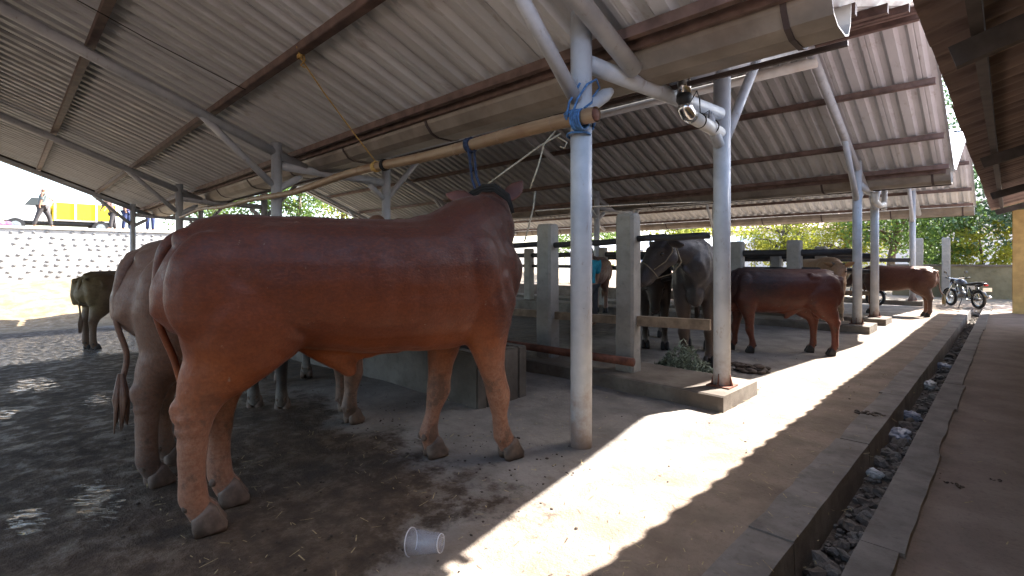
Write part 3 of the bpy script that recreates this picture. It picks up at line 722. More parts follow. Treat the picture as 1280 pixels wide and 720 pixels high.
# ------------------------------------------------------------------ cattle
def coat(name, base, upper, leg, front=None, fx=(0.45, 0.95), leg_z=(0.5, 0.85), lower=None, low_z=(0.75, 1.05), leg_dark=None, mottling=0.3, rear=None):
    k = NT(name, 0.6, 0, 0.27); o = k.sep()
    n1 = k.noise(3.2, 5, .6); n2 = k.noise(14, 6, .7, stretch=(0.6, 1, 1.3)); n3 = k.noise(75, 4, .7, stretch=(0.5, 1, 1.0))
    nn = k.math('MULTIPLY', k.math('SUBTRACT', n1, .5), .45)
    z = k.math('ADD', o[2], nn); x = k.math('ADD', o[0], k.math('MULTIPLY', nn, 1.2))
    c = k.mix(k.ramp(z, 1.05, 1.42), base, upper)
    if lower: c = k.mix(k.ramp(z, low_z[1], low_z[0]), c, lower)
    c = k.mix(k.math('MULTIPLY', k.ramp(k.noise(1.9, 4, .6), .48, .66), .45), c, tuple(v * .62 + .008 for v in base))
    if front: c = k.mix(k.ramp(x, fx[0], fx[1]), c, front)
    if rear: c = k.mix(k.ramp(x, -.45, -.9), c, rear)
    c = k.mix(k.ramp(z, leg_z[1], leg_z[0]), c, leg)
    if leg_dark: c = k.mix(k.math('MULTIPLY', k.ramp(k.math('ADD', o[2], k.math('MULTIPLY', nn, .3)), .30, .12), .8), c, leg_dark)
    c = k.mix(k.math('MULTIPLY', k.ramp(n2, .45, .7), mottling), c, tuple(v * .55 for v in base))
    c = k.mix(k.math('MULTIPLY', k.ramp(n3, .40, .66), .34), c, tuple(min(1, v * 1.6) for v in base))
    n4 = k.noise(130, 3, .7, stretch=(.5, 1, .35)); c = k.mix(k.math('MULTIPLY', k.ramp(n4, .42, .62), .26), c, tuple(v * .5 for v in base))
    mud = k.math('MULTIPLY', k.math('MULTIPLY', k.ramp(k.noise(6.5, 6, .72), .52, .62), k.ramp(o[2], 1.0, .35)), .6)
    c = k.mix(mud, c, (.055, .04, .03))
    # dried mud speckles
    c = k.mix(k.math('MULTIPLY', k.ramp(k.noise(26, 3), .70, .76), .5), c, (.24, .19, .14))
    k.color(c); k.rough(k.ramp(n2, .3, .7, .40, .64))
    k.p.inputs['Sheen Weight'].default_value = .06; k.p.inputs['Sheen Roughness'].default_value = .5
    k.bump(k.math('ADD', k.math('MULTIPLY', k.noise(9, 3), 1.2), k.math('ADD', k.math('MULTIPLY', k.noise(170, 3, stretch=(.4, 1, .5)), .45), k.math('MULTIPLY', n3, .3))), .35, .012)
    return k.m
HEAD = [(-.07, .10, .085, .0), (0, .142, .125, .0), (.08, .152, .15, -.01), (.17, .142, .158, -.02), (.27, .112, .135, -.035), (.37, .088, .105, -.05), (.46, .088, .088, -.055), (.52, .084, .075, -.06), (.555, .062, .05, -.062), (.57, .03, .024, -.063)]
def leg_hind(mb, hx, hy, sx=1.0, z0=0.0, girth=1.0):
    st = [(.33, 1.34, .22, .10, -.02), (.27, 1.18, .35, .155, 0), (.215, 1.02, .325, .165, .02), (.16, .88, .25, .145, .02), (.105, .78, .178, .115, .01), (.04, .69, .122, .088, 0), (.022, .62, .100, .074, 0), (.004, .56, .090, .068, 0), (.002, .49, .071, .060, 0), (.0, .38, .064, .055, 0), (.0, .26, .063, .055, 0), (.004, .18, .070, .062, 0), (.022, .125, .064, .062, 0), (.055, .075, .075, .070, 0)]
    pts = []; rad = []
    cy = math.copysign(.155, hy)
    for (dx, z, rx, ry, _) in st:
        w = min(1, max(0, (z - .1) / .95)); zz = z if z > .62 else z0 + z * (0.62 - z0) / .62
        pts.append(Vector((hx + dx * sx, hy * (1 - w) + cy * w, zz)))
        g_ = girth if z < .6 else 1
        rad.append((ry * g_, rx * g_))
    mb.tube(pts, rad, 18, ref=(0, 1, 0))
    mb.ellipsoid((hx - .068 * sx, hy * .5 + cy * .5, z0 + .615), (.035, .038, .06))
    return Vector((hx + .06, hy, z0))
def leg_front(mb, fx, fy, base_x, z0=0.0, girth=1.0):
    st = [(-.10, 1.38, .17, .07), (-.04, 1.2, .25, .12), (0, 1.02, .225, .13), (.0, .87, .165, .115), (0, .74, .118, .095), (0, .62, .092, .078), (.012, .52, .078, .070), (.02, .45, .083, .074), (.015, .385, .070, .064), (.005, .30, .056, .052), (0, .22, .058, .054), (.0, .165, .070, .064), (.02, .12, .062, .060), (.045, .075, .074, .070)]
    pts = []; rad = []; cy = math.copysign(.165, fy)
    for (dx, z, rx, ry) in st:
        w = min(1, max(0, (z - .1) / .85)); zz = z if z > .7 else z0 + z * (.7 - z0) / .7
        pts.append(Vector((fx * (1 - w) + base_x * w + dx, fy * (1 - w) + cy * w, zz)))
        g_ = girth if z < .7 else 1
        rad.append((ry * g_, rx * g_))
    mb.tube(pts, rad, 18, ref=(0, 1, 0))
    return Vector((fx + .05, fy, z0))
def bovine(label, loc, rz, S, mat, feet, neck, head_p, head_d, hoof='hoof', ears=((.75, .2), (.75, .2)), horns=0.0, bull=True, voxel=.017, slim=1.0, tail=((0, 0), (0, 0), (0, 0)), tuft='coat', detail=True, ear_mat=None, face=None, head_s=1.0, sheath=True, belly=0.0, bony=False, group='cattle tethered in the sheds'):
    """feet: four (x, y) near-hind, far-hind, near-front, far-front in the animal's frame (x towards its head, unscaled)"""
    t = thing('cow' if not bull else 'bull', label, 'cow' if not bull else 'bull', loc, rz, group)
    mb = MB()
    tor = [(-1.0, 1.30, .12, .07), (-.975, 1.29, .22, .14), (-.90, 1.27, .295, .215), (-.76, 1.25, .345, .275), (-.58, 1.25, .352, .310), (-.3, 1.225 - belly * .5, .375 + belly * .5, .335), (0, 1.195 - belly, .405 + belly, .355), (.3, 1.19 - belly * .4, .425 + belly * .4, .345), (.56, 1.205, .445, .315), (.78, 1.215, .42, .275), (.94, 1.19, .345, .215), (1.05, 1.14, .23, .14), (1.10, 1.12, .1, .06)]
    mb.tube([(x, 0, z) for x, z, a, b in tor], [(b * slim, a) for x, z, a, b in tor], 26, ref=(0, 1, 0), ell=2.25)
    # hip points, tail head, shoulder, brisket
    for sy in (1, -1):
        mb.ellipsoid((-.50, sy * .19 * slim, 1.44), (.15, .085, .10)); mb.ellipsoid((-.88, sy * .085, 1.45), (.08, .06, .07))
        mb.ellipsoid((-.79, sy * .20 * slim, 1.20), (.19, .11, .30)); mb.ellipsoid((.70, sy * .19 * slim, 1.25), (.20, .12, .30))
    if bony:
        for sy in (1, -1):
            mb.tube([(-.44, sy * .10, 1.50), (-.44, sy * .235 * slim, 1.50), (-.43, sy * .27 * slim, 1.44)], [.06, .055, .03], 10)
            mb.ellipsoid((-.97, sy * .12, 1.43), (.06, .05, .06)); mb.tube([(-.95, sy * .13, 1.42), (-.93, sy * .16, 1.15), (-.88, sy * .17, .95)], [.06, .08, .07], 10)
        mb.tube([(.6, 0, 1.58), (.2, 0, 1.585), (-.3, 0, 1.59), (-.75, 0, 1.585), (-.9, 0, 1.54)], .035, 8)
    mb.ellipsoid((.55, 0, 1.53), (.34, .16, .13 if bull else .09)); mb.ellipsoid((.93, 0, .93), (.15, .11, .17))
    nk = [(Vector((a, b, c)), r_) for a, b, c, r_ in neck]
    mb.tube([p for p, _ in nk], [((r_ * .66 * slim), r_) if not isinstance(r_, tuple) else r_ for _, r_ in nk], 20, ref=(0, 1, 0))
    # dewlap
    mb.tube([(1.0, 0, .95), (1.02, nk[1][0].y * .3, 1.12), (nk[-2][0] + Vector((.06, 0, -nk[-2][1] if not isinstance(nk[-2][1], tuple) else -.2)))], [(.03, .1), (.03, .09), (.03, .06)], 10, ref=(0, 1, 0))
    if sheath and bull:
        mb.tube([(-.36, 0, .92), (-.22, 0, .84), (-.10, 0, .755), (-.055, 0, .675), (-.05, 0, .655)], [(.05, .07), (.055, .085), (.052, .075), (.035, .04), (.02, .02)], 12, ref=(0, 1, 0))
        mb.tube([(-.05, 0, .79), (.1, 0, .80), (.25, 0, .78)], [(.03, .06), (.025, .05), (.02, .03)], 10, ref=(0, 1, 0))
    if bull: mb.ellipsoid((-.62, 0, .80), (.08, .075, .15))
    else: mb.ellipsoid((-.52, 0, .84), (.14, .11, .10))
    # flank fold
    for sy in (1, -1): mb.tube([(-.62, sy * .22, .98), (-.48, sy * .2, .93), (-.34, sy * .15, .90)], [(.03, .1), (.025, .08), (.02, .04)], 10, ref=(0, 1, 0))
    hoofs = []
    for i, (fx, fy) in enumerate(feet):
        hoofs.append(leg_hind(mb, fx, fy) if i < 2 else leg_front(mb, fx, fy, .72 + (fx - .72) * .25))
    hp = Vector(head_p); hd = Vector(head_d).normalized(); side = Vector((0, 0, 1)).cross(hd).normalized(); up = hd.cross(side)
    HM = Matrix(((hd.x, side.x, up.x, hp.x), (hd.y, side.y, up.y, hp.y), (hd.z, side.z, up.z, hp.z), (0, 0, 0, 1))) @ Matrix.Scale(head_s, 4)
    hv = MB(); hv.tube([(s_, 0, c_) for s_, a, b, c_ in HEAD], [(a, b) for s_, a, b, c_ in HEAD], 20, ref=(0, 1, 0), ell=2.3)
    for sy in (1, -1):
        hv.ellipsoid((.13, sy * .115, .075), (.06, .045, .04)); hv.ellipsoid((.10, sy * .10, -.09), (.10, .05, .09)); hv.ellipsoid((.505, sy * .05, -.035), (.04, .035, .035))
    hv.ellipsoid((.36, 0, -.135), (.15, .055, .04)); hv.ellipsoid((0, 0, .07), (.07, .10, .08))
    mb.add([HM @ Vector(v) for v in hv.v], hv.f)
    me = mb.mesh('body')
    me2 = evaluated(me, [('REMESH', dict(mode='VOXEL', voxel_size=voxel)), ('SMOOTH', dict(factor=.5, iterations=6 if voxel < .02 else 4))])
    if detail and voxel < .02:
        nv_ = len(me2.vertices); P = np.empty(nv_ * 3); me2.vertices.foreach_get('co', P); P = P.reshape(-1, 3)
        Nn = np.empty(nv_ * 3); me2.vertices.foreach_get('normal', Nn); Nn = Nn.reshape(-1, 3)
        px_, py_, pz_ = P.T
        def sn(f, a):                                       # cheap smooth noise
            return (np.sin(px_ * f + 1.7 * a + 1.3 * np.sin(pz_ * f * .7 + a)) + np.sin(py_ * f * 1.2 + 2.1 * a + np.sin(px_ * f * .8)) + np.sin(pz_ * f * 1.1 - a + 1.1 * np.sin(py_ * f * .9 + 2 * a))) / 3
        hat = lambda v, c, w: np.clip(1 - np.abs(v - c) / w, 0, 1)
        A = .0045 * sn(19, 1) + .006 * sn(8, 2) + .0022 * sn(41, 3)
        A += .0055 * np.sin((px_ * .8 + pz_ * .25) * 62 + 2.0 * sn(14, 4)) * hat(px_, .93, .22) * (pz_ > .95)      # folds over shoulder and neck
        A += .0045 * np.sin((px_ * .5 + pz_) * 70 + 1.6 * sn(16, 5)) * hat(px_, -.42, .18) * hat(pz_, .98, .2)
        A += .0032 * np.sin(px_ * 44 + .8 * sn(9, 6)) * hat(px_, .05, .45) * hat(pz_, 1.15, .28)                   # ribs
        A += .004 * np.sin(pz_ * 90 + sn(12, 7)) * hat(pz_, .52, .16) * hat(px_, -.93, .12)
        P = P + Nn * A[:, None]; me2.vertices.foreach_set('co', P.ravel()); me2.update()
    me2.transform(Matrix.Scale(S, 4)); me2.update()
    body = put('body', me2, mat, t)
    # tail
    tb = MB(); (d1, d2, d3) = tail
    ctl = [Vector((-.72, 0, 1.45)), Vector((-.86, 0, 1.475)), Vector((-.965, d1[1] * .4, 1.42)), Vector((-1.0 + d1[0] * .5, d1[1], 1.27)), Vector((-1.0 + d1[0], d1[1], 1.06)), Vector((-.97 + d2[0], d2[1], .84)), Vector((-.955 + d3[0], d3[1], .64)), Vector((-.95 + d3[0], d3[1], .55))]
    tp = []; tr_ = []
    for q in range(1, len(ctl) - 2):
        for w in range(5):
            u = w / 5; a_, b_, c_, e_ = ctl[q - 1], ctl[q], ctl[q + 1], ctl[q + 2]
            tp.append(.5 * ((2 * b_) + (c_ - a_) * u + (2 * a_ - 5 * b_ + 4 * c_ - e_) * u * u + (3 * b_ - a_ - 3 * c_ + e_) * u ** 3))
            tr_.append((.046 + (.017 - .046) * min(1, (q - 1 + u) / 3.2)) * S)
    tb.tube([p * S for p in tp], tr_, 12, ref=(0, 1, 0))
    tl = tb.build('tail', mat, t, smooth=True)
    tu = MB(); e = tp[-1]
    for q in range(14):
        a = rnd.uniform(0, 6.28); rr = rnd.uniform(.005, .022); rr2 = rnd.uniform(.01, .045)
        tu.tube([(e + Vector((math.cos(a) * rr * .5, math.sin(a) * rr * .5, .06))) * S, (e + Vector((math.cos(a) * rr * 1.6, math.sin(a) * rr * 1.6, -.10))) * S, (e + Vector((math.cos(a) * rr2, math.sin(a) * rr2, -.22 - rnd.uniform(0, .1)))) * S], [.010, .016, .003], 5)
    tu.build('tail_tuft', mat if tuft == 'coat' else M[tuft], tl, smooth=True)
    # hooves: two claws each
    for h_ in hoofs:
        hb_ = MB()
        for sy in (1, -1):
            c = h_ + Vector((0, sy * .036, 0))
            hb_.tube([(c + Vector(q)) * S for q in ((-.025, 0, .115), (-.012, 0, .10), (.0, sy * .002, .055), (.018, sy * .003, .012), (.018, sy * .003, .001))], [(.030 * S, .052 * S), (.037 * S, .060 * S), (.038 * S, .068 * S), (.039 * S, .077 * S), (.035 * S, .070 * S)], 14, ref=(0, 1, 0), ell=2.5)
            if detail: hb_.ellipsoid((h_ + Vector((-.085, sy * .032, .145))) * S, (.022 * S, .018 * S, .026 * S), nu=8, nv=6)
        hb_.build('hoof', M[hoof], t, smooth=True)
    # ears
    for i, sy in enumerate((1, -1)):
        up_, fw = ears[i]; eb = MB()
        d = Vector((-.25 * 0 + fw * .3 - .1, sy * 1.0, up_)).normalized()
        b0 = Vector((.015, sy * .115, .055)); pp = []; rr = []
        for q, w in ((0, .028), (.2, .05), (.45, .066), (.7, .055), (.9, .028), (1.0, .008)):
            pp.append((HM @ (b0 + d * (.23 * q) + Vector((0, 0, -.02 * q * q)))) * S); rr.append((w * S * head_s, .016 * S))
        eb.tube(pp, rr, 10, ref=tuple(up)); eb.build('ear', ear_mat or mat, t, smooth=True)
        if horns:
            hn = MB(); b1 = Vector((-.01, sy * .085, .10)); 
            hn.tube([(HM @ (b1 + Vector((-.01 * q, sy * .11 * q, .12 * q * q + .02 * q)) * horns)) * S for q in (0, .35, .7, 1)], [.026 * S, .022 * S, .015 * S, .004 * S], 10); hn.build('horn', M['horn'], t, smooth=True)
        if detail:
            ey = MB(); ey.ellipsoid((HM @ Vector((.165, sy * .138, .035))) * S, (.024 * S, .02 * S, .022 * S), nu=10, nv=8); ey.build('eye', M['eye'], t, smooth=True)
            no = MB(); no.ellipsoid((HM @ Vector((.548, sy * .05, -.03))) * S, (.016 * S, .014 * S, .013 * S), nu=8, nv=6); no.build('nostril', M['eye'], t, smooth=True)
    if detail:
        mz = MB(); mz.ellipsoid((HM @ Vector((.545, 0, -.055))) * S, (.036 * S * head_s, .070 * S * head_s, .058 * S * head_s), rot=HM.to_3x3().normalized()); mz.build('muzzle', M['nose'], t, smooth=True)
    return t, HM, S
NECK_UP = [(.45, 0, 1.24, .36), (.68, 0, 1.36, .35), (.86, .0, 1.47, .31), (1.02, 0, 1.60, .24), (1.12, 0, 1.68, .18)]
bull_yaw = R(76.9)
brown = coat('coat_red_brown', (.124, .029, .0085), (.060, .0185, .013), (.26, .13, .08), front=(.034, .0125, .010), fx=(.62, 1.08), leg_z=(.38, .86), lower=(.24, .063, .015), low_z=(.72, 1.02), mottling=.25)
bovine('large red brown bull standing side-on in the foreground, head turned away', (-2.803, 1.532, 0), bull_yaw, 1.0, brown,
       ((-.86, -.13), (-.74, .13), (.93, -.14), (.50, .16)),
       [(.42, 0, 1.26, (.28, .34)), (.62, 0, 1.38, (.27, .33)), (.78, .04, 1.50, (.25, .30)), (.93, .10, 1.60, (.225, .245)), (1.02, .20, 1.67, (.17, .19))],
       (1.0, .17, 1.745), (.52, .80, -.42), tail=((-.01, .02), (.03, .03), (.06, .03)), ears=((.35, .3), (1.5, .3)), voxel=.015, ear_mat=M['ear'])
grey_b = coat('coat_grey_brown', (.12, .048, .024), (.125, .056, .03), (.18, .115, .082), leg_z=(.25, .6), leg_dark=(.07, .052, .042), mottling=.35, rear=(.15, .088, .06))
bovine('paler grey brown bull half hidden behind the big bull', (-3.93, 1.42, -.01), R(100), .94, grey_b,
       ((-.90, -.14), (-.70, .16), (.62, -.15), (.78, .15)),
       [(.42, 0, 1.26, (.28, .34)), (.62, 0, 1.38, (.27, .33)), (.78, .02, 1.50, (.25, .30)), (.93, .04, 1.60, (.2, .24)), (1.05, .06, 1.68, (.15, .18))],
       (1.08, .06, 1.76), (.80, .3, -.6), tail=((-.02, -.02), (.0, -.03), (-.05, -.03)), hoof='hoof', ears=((.1, .1), (.1, .1)))
black_c = coat('coat_black_brown', (.030, .022, .020), (.028, .021, .020), (.035, .028, .025), leg_dark=(.20, .17, .14), mottling=.2)
bovine('black cow of which only the dark legs show under the big bull', (-5.35, 2.05, -.03), R(148), .88, black_c,
       ((-.80, -.14), (-.65, .16), (.78, -.13), (.62, .16)), NECK_UP, (1.12, 0, 1.66), (.75, .0, -.66), hoof='hoof', bull=False, voxel=.022)
olive = coat('coat_olive_brown', (.085, .047, .026), (.095, .053, .03), (.125, .074, .046), front=(.035, .022, .02), fx=(-.3, .25), mottling=.35, rear=(.17, .125, .06))
bovine('dark cow at the far left seen from behind against the bright bank', (-12.95, 1.75, floor_z(-12.95, 1.8)), R(128), .93, olive,
       ((-.84, -.16), (-.70, .16), (.72, -.15), (.80, .18)), NECK_UP, (1.12, 0, 1.66), (.75, .0, -.66), hoof='hoof_dark', bull=False, voxel=.02, bony=True, slim=.84)
greyD = coat('coat_slate_grey', (.042, .034, .032), (.052, .047, .05), (.075, .048, .035), lower=(.085, .046, .032), low_z=(.85, 1.2), mottling=.4, front=(.035, .03, .03))
gc, HMd, Sd = bovine('grey horned cow looking over the rail beside the concrete post', (-3.10, 6.80, .02), R(-66), .98, greyD,
       ((-.78, -.15), (-.66, .17), (.84, -.13), (.72, .16)),
       [(.42, 0, 1.24, (.27, .34)), (.66, 0, 1.34, (.25, .32)), (.88, -.02, 1.43, (.2, .25)), (1.06, -.15, 1.48, (.15, .19)), (1.19, -.27, 1.51, (.12, .15))],
       (1.27, -.33, 1.52), (.40, -.55, -.66), horns=.75, ears=((-.12, .0), (-.12, .0)), bull=False, slim=.88, hoof='hoof_dark', head_s=1.06)
mats_d = root_matrix(gc)
def hpos(x, y, z): return mats_d @ ((HMd @ Vector((x, y, z))) * Sd)
mb = MB()
nose_ring = [hpos(.34 + .02 * math.cos(a), .105 * math.cos(a), -.05 + .125 * math.sin(a)) for a in [2 * math.pi * i / 20 for i in range(21)]]
mb.tube(nose_ring, .0065, 6)
for sy in (1, -1):
    mb.tube([hpos(.34, sy * .11, -.03), hpos(.2, sy * .165, -.045), hpos(.06, sy * .17, -.02), hpos(-.04, sy * .13, .06)], .006, 6)
mb.tube([hpos(.34, .02, -.17), hpos(.2, .10, -.23), hpos(.05, .14, -.20), hpos(-.02, .155, .0)], .008, 6)
mb.tube([hpos(-.05, .12, .10), hpos(-.07, 0, .13), hpos(-.05, -.12, .10)], .009, 6)
single('rope_halter', mb, 'halter_rope', 'pale rope halter tied around the face of the grey cow', 'halter', hpos(.34, 0, -.17))
bovine('black cow standing in the dark behind the grey cow', (-4.2, 7.6, .0), R(-60), .86, black_c,
       ((-.80, -.14), (-.65, .16), (.72, -.15), (.80, .18)), [(.45, 0, 1.2, .34), (.68, 0, 1.26, .32), (.9, 0, 1.25, .24), (1.08, 0, 1.18, .17)], (1.12, 0, 1.2), (.5, .0, -.85), hoof='hoof_dark', bull=False, voxel=.024)
redE = coat('coat_dark_red', (.065, .019, .012), (.052, .017, .014), (.12, .034, .018), front=(.014, .010, .010), fx=(-.25, .30), leg_z=(.55, 1.0), mottling=.35)
bovine('red brown cow with a black front, seen side-on under the second roof', (-2.36, 8.02, .0), R(213), .755, redE,
       ((-.86, .16), (-.60, -.15), (.56, .15), (.84, -.16)), [(.45, 0, 1.22, .34), (.68, 0, 1.28, .31), (.9, 0, 1.3, .24), (1.08, 0, 1.3, .17)], (1.14, 0, 1.32), (.72, .3, -.6), hoof='hoof_dark', bull=True, tail=((0, .0), (.02, 0), (.03, 0)), sheath=True, bony=True, slim=.86)
tanF = coat('coat_tan', (.33, .20, .105), (.28, .18, .11), (.34, .24, .15), front=(.25, .14, .08), mottling=.3, rear=(.06, .05, .05))
bovine('tan cow facing out between the third and fourth pipe columns', (-2.9, 12.2, .0), R(-55), .86, tanF,
       ((-.80, -.14), (-.65, .16), (.72, -.15), (.80, .18)), [(.45, 0, 1.2, .34), (.68, 0, 1.3, .31), (.9, 0, 1.36, .24), (1.08, 0, 1.38, .17)], (1.14, 0, 1.4), (.55, -.35, -.62), hoof='hoof_dark', bull=False, voxel=.024, horns=.4)
redG = coat('coat_far_brown', (.10, .036, .021), (.08, .03, .021), (.17, .095, .06), front=(.03, .02, .018), fx=(.1, .7), leg_z=(.35, .9), mottling=.3, rear=(.25, .12, .07))
bovine('brown cow with a pale tail tip standing at the far end by the motorcycle', (-1.95, 15.6, .0), R(176), .745, redG,
       ((-.84, .14), (-.70, -.16), (.72, .15), (.80, -.16)), [(.45, 0, 1.22, .34), (.68, 0, 1.28, .31), (.9, 0, 1.3, .24), (1.08, 0, 1.3, .17)], (1.14, 0, 1.32), (.72, .3, -.6), hoof='hoof_dark', bull=False, voxel=.022, tail=((-.04, .0), (-.1, 0), (-.22, 0)), tuft='straw', bony=True, slim=.86)
bovine('brown cow in the gloom between the first column and the thick post', (-7.3, 10.3, .0), R(-70), .9, redG,
       ((-.80, -.14), (-.65, .16), (.72, -.15), (.80, .18)), [(.45, 0, 1.2, .34), (.68, 0, 1.26, .31), (.9, 0, 1.28, .24), (1.08, 0, 1.25, .17)], (1.12, 0, 1.25), (.5, .2, -.8), hoof='hoof_dark', bull=False, voxel=.026)

# dark halter band over the poll of the big bull
bx = XF['bull']
mb = MB()
for dz, dy in ((0, 0), (.02, .02), (-.02, .03)):
    mb.tube([bx @ Vector(p) for p in ((.86, .42 + dy, 1.76 + dz), (.93, .33, 1.845 + dz), (.96, .2, 1.88 + dz), (.97, .05, 1.87 + dz), (1.02, -.06, 1.79 + dz), (1.05, -.075, 1.68))], .012, 8)
single('head_collar', mb, 'black_rope', 'black rope collar over the top of the head of the big bull', 'halter', bx @ Vector((1.0, .1, 1.7)))

# ------------------------------------------------------------------ people
def person(label, loc, rz, joints, cloth, hair='hair', hand=None):
    """joints: dict of points; skinned body, clothing as slightly larger skins"""
    t = thing('person', label, 'person', loc, rz)
    J = {k_: Vector(v) for k_, v in joints.items()}
    def skin(name, edges, radii, mat):
        keys = []; [keys.append(k_) for e in edges for k_ in e if k_ not in keys]
        me = bpy.data.meshes.new(name); me.from_pydata([J[k_] for k_ in keys], [(keys.index(a), keys.index(b)) for a, b in edges], [])
        o_ = bpy.data.objects.new('scratch', me); COL.objects.link(o_)
        md = o_.modifiers.new('Skin', 'SKIN'); ss = o_.modifiers.new('Sub', 'SUBSURF'); ss.levels = 2; ss.render_levels = 2
        lay = me.skin_vertices[0].data
        for i, k_ in enumerate(keys): lay[i].radius = radii[k_] if isinstance(radii[k_], tuple) else (radii[k_],) * 2
        lay[0].use_root = True
        out = bpy.data.meshes.new_from_object(o_.evaluated_get(bpy.context.evaluated_depsgraph_get()))
        bpy.data.objects.remove(o_); out.materials.clear(); out.polygons.foreach_set('use_smooth', [True] * len(out.polygons))
        return put(name, out, mat, t)
    br = dict(pel=(.13, .10), waist=(.12, .09), chest=(.15, .11), neck=.05, head0=.075, head1=.095, head2=.07)
    ed = [('pel', 'waist'), ('waist', 'chest'), ('chest', 'neck'), ('neck', 'head0'), ('head0', 'head1'), ('head1', 'head2')]
    for s_ in 'lr':
        ed += [('chest', 'sh' + s_), ('sh' + s_, 'el' + s_), ('el' + s_, 'wr' + s_), ('wr' + s_, 'ha' + s_), ('pel', 'hip' + s_), ('hip' + s_, 'kn' + s_), ('kn' + s_, 'an' + s_), ('an' + s_, 'to' + s_)]
        br.update({'sh' + s_: .055, 'el' + s_: .042, 'wr' + s_: .03, 'ha' + s_: .035, 'hip' + s_: .085, 'kn' + s_: .058, 'an' + s_: .04, 'to' + s_: .035})
    skin('body', ed, br, M['skin'])
    g = {k_: (tuple(x + .035 for x in v) if isinstance(v, tuple) else v + .03) for k_, v in br.items()}
    skin('shirt', [('waist', 'chest'), ('pel', 'waist'), ('chest', 'shl'), ('chest', 'shr'), ('shl', 'ell'), ('shr', 'elr')], g, M[cloth[0]])
    skin('trousers', [('pel', 'hipl'), ('pel', 'hipr'), ('hipl', 'knl'), ('hipr', 'knr'), ('knl', 'anl'), ('knr', 'anr')], g, M[cloth[1]])
    mb = MB(); mb.ellipsoid(J['head1'] + Vector((-.015, 0, .035)), (.105, .09, .09), nu=12, nv=8); mb.build('hair', M[hair], t, smooth=True)
    mb = MB(); mb.ellipsoid(J['head1'] + Vector((.10, 0, -.02)), (.025, .016, .025), nu=8, nv=6); mb.build('nose', M['skin'], t, smooth=True)
    return t
def pose(stride=.0, arm_l=(0, 0), arm_r=(0, 0), lean=0.0, H=1.7):
    f = H / 1.7
    J = dict(pel=(0, 0, .93), waist=(lean * .3, 0, 1.08), chest=(lean * .7, 0, 1.30), neck=(lean, 0, 1.46), head0=(lean + .02, 0, 1.52), head1=(lean + .03, 0, 1.60), head2=(lean + .03, 0, 1.66))
    for s_, y, st, (ax, az) in (('l', .17, stride, arm_l), ('r', -.17, -stride, arm_r)):
        J['sh' + s_] = (lean * .85, y, 1.38); J['el' + s_] = (lean * .8 + ax * .5, y * 1.25, 1.12 + az * .5); J['wr' + s_] = (lean * .8 + ax, y * 1.2, .88 + az); J['ha' + s_] = (lean * .8 + ax * 1.1 + .03, y * 1.15, .79 + az)
        J['hip' + s_] = (st * .15, y * .55, .84); J['kn' + s_] = (st * .65 + .03, y * .55, .48); J['an' + s_] = (st * 1.0, y * .55, .08); J['to' + s_] = (st + .16, y * .6, .04)
    return {a: tuple(x * f for x in b) for a, b in J.items()}
ZU = 2.7
person('person in a grey shirt and dark trousers striding along the top of the stone wall', (XW - .75, 1.22, ZU), R(90), pose(.28, (.3, .35), (-.1, 0)), ('grey_cloth', 'dark_cloth'), hair='white_cloth')
person('person in a purple shirt standing on the wall top right of the yellow truck', (XW - .9, 4.05, ZU), R(60), pose(.1, (.1, 0), (.05, 0)), ('purple_cloth', 'navy_cloth'))
person('person in dark clothes bending beside the yellow truck on the wall top', (XW - .8, 3.55, ZU), R(-70), pose(.15, (.2, .1), (.2, .1), lean=.32, H=1.5), ('brown_cloth', 'dark_cloth'))
person('person in navy clothes standing on the wall top near the far shed column', (XW - .9, 4.95, ZU), R(10), pose(.06), ('navy_cloth', 'navy_cloth'))
person('person in a turquoise shirt standing behind the first pipe column', (-6.30, 8.72, -.05), R(150), pose(.06, (.1, 0), (.1, 0), H=1.66), ('teal_cloth', 'dark_cloth'))

# ------------------------------------------------------------------ retaining wall on the left
rw = thing('stone_wall', 'sunlit rubble stone retaining wall along the top of the bank at left', 'wall', (XW - .12, 0, .3))
mb = MB(); mb.box((XW - .25, -30, -.6), (XW, 40, ZU - .1)); mb.build('wall_core', M['mortar'], rw, world=True)
mb = MB(); mb.box((XW - .30, -30, ZU - .098), (XW + .05, 40, ZU + .01)); mb.build('coping', M['mortar'], rw, world=True)
def dome(c, a, b, hgt, n=8):
    vs = [(c[0] + hgt, c[1], c[2])]
    j = [rnd.uniform(.8, 1.12) for _ in range(n)]
    for rr, hh in ((.6, .8), (1.0, 0.0)):
        for i in range(n):
            q = 2 * math.pi * i / n; vs.append((c[0] + hgt * hh - (.02 if hh == 0 else 0), c[1] + a * rr * j[i] * math.cos(q), c[2] + b * rr * j[i] * math.sin(q)))
    fs = [(0, 1 + i, 1 + (i + 1) % n) for i in range(n)] + [(1 + i, 1 + n + i, 1 + n + (i + 1) % n, 1 + (i + 1) % n) for i in range(n)]
    return vs, fs
meshes = []
for v_ in range(10):
    mb = MB(); mb.add(*dome((0, 0, 0), .105, .08, .022)); meshes.append(mb.mesh('stone', True))
    meshes[-1].materials.append(M['stone_pale'])
stuff = MB(); cand = []
for r_ in range(10):
    z = .45 + r_ * .225
    y = -12 + (r_ % 2) * .16
    while y < 16:
        y += rnd.uniform(.27, .40)
        (rnd.random() < .86) and cand.append((y, z + rnd.uniform(-.055, .055)))
cand.sort(key=lambda q: abs(q[0] - 1.9)); 
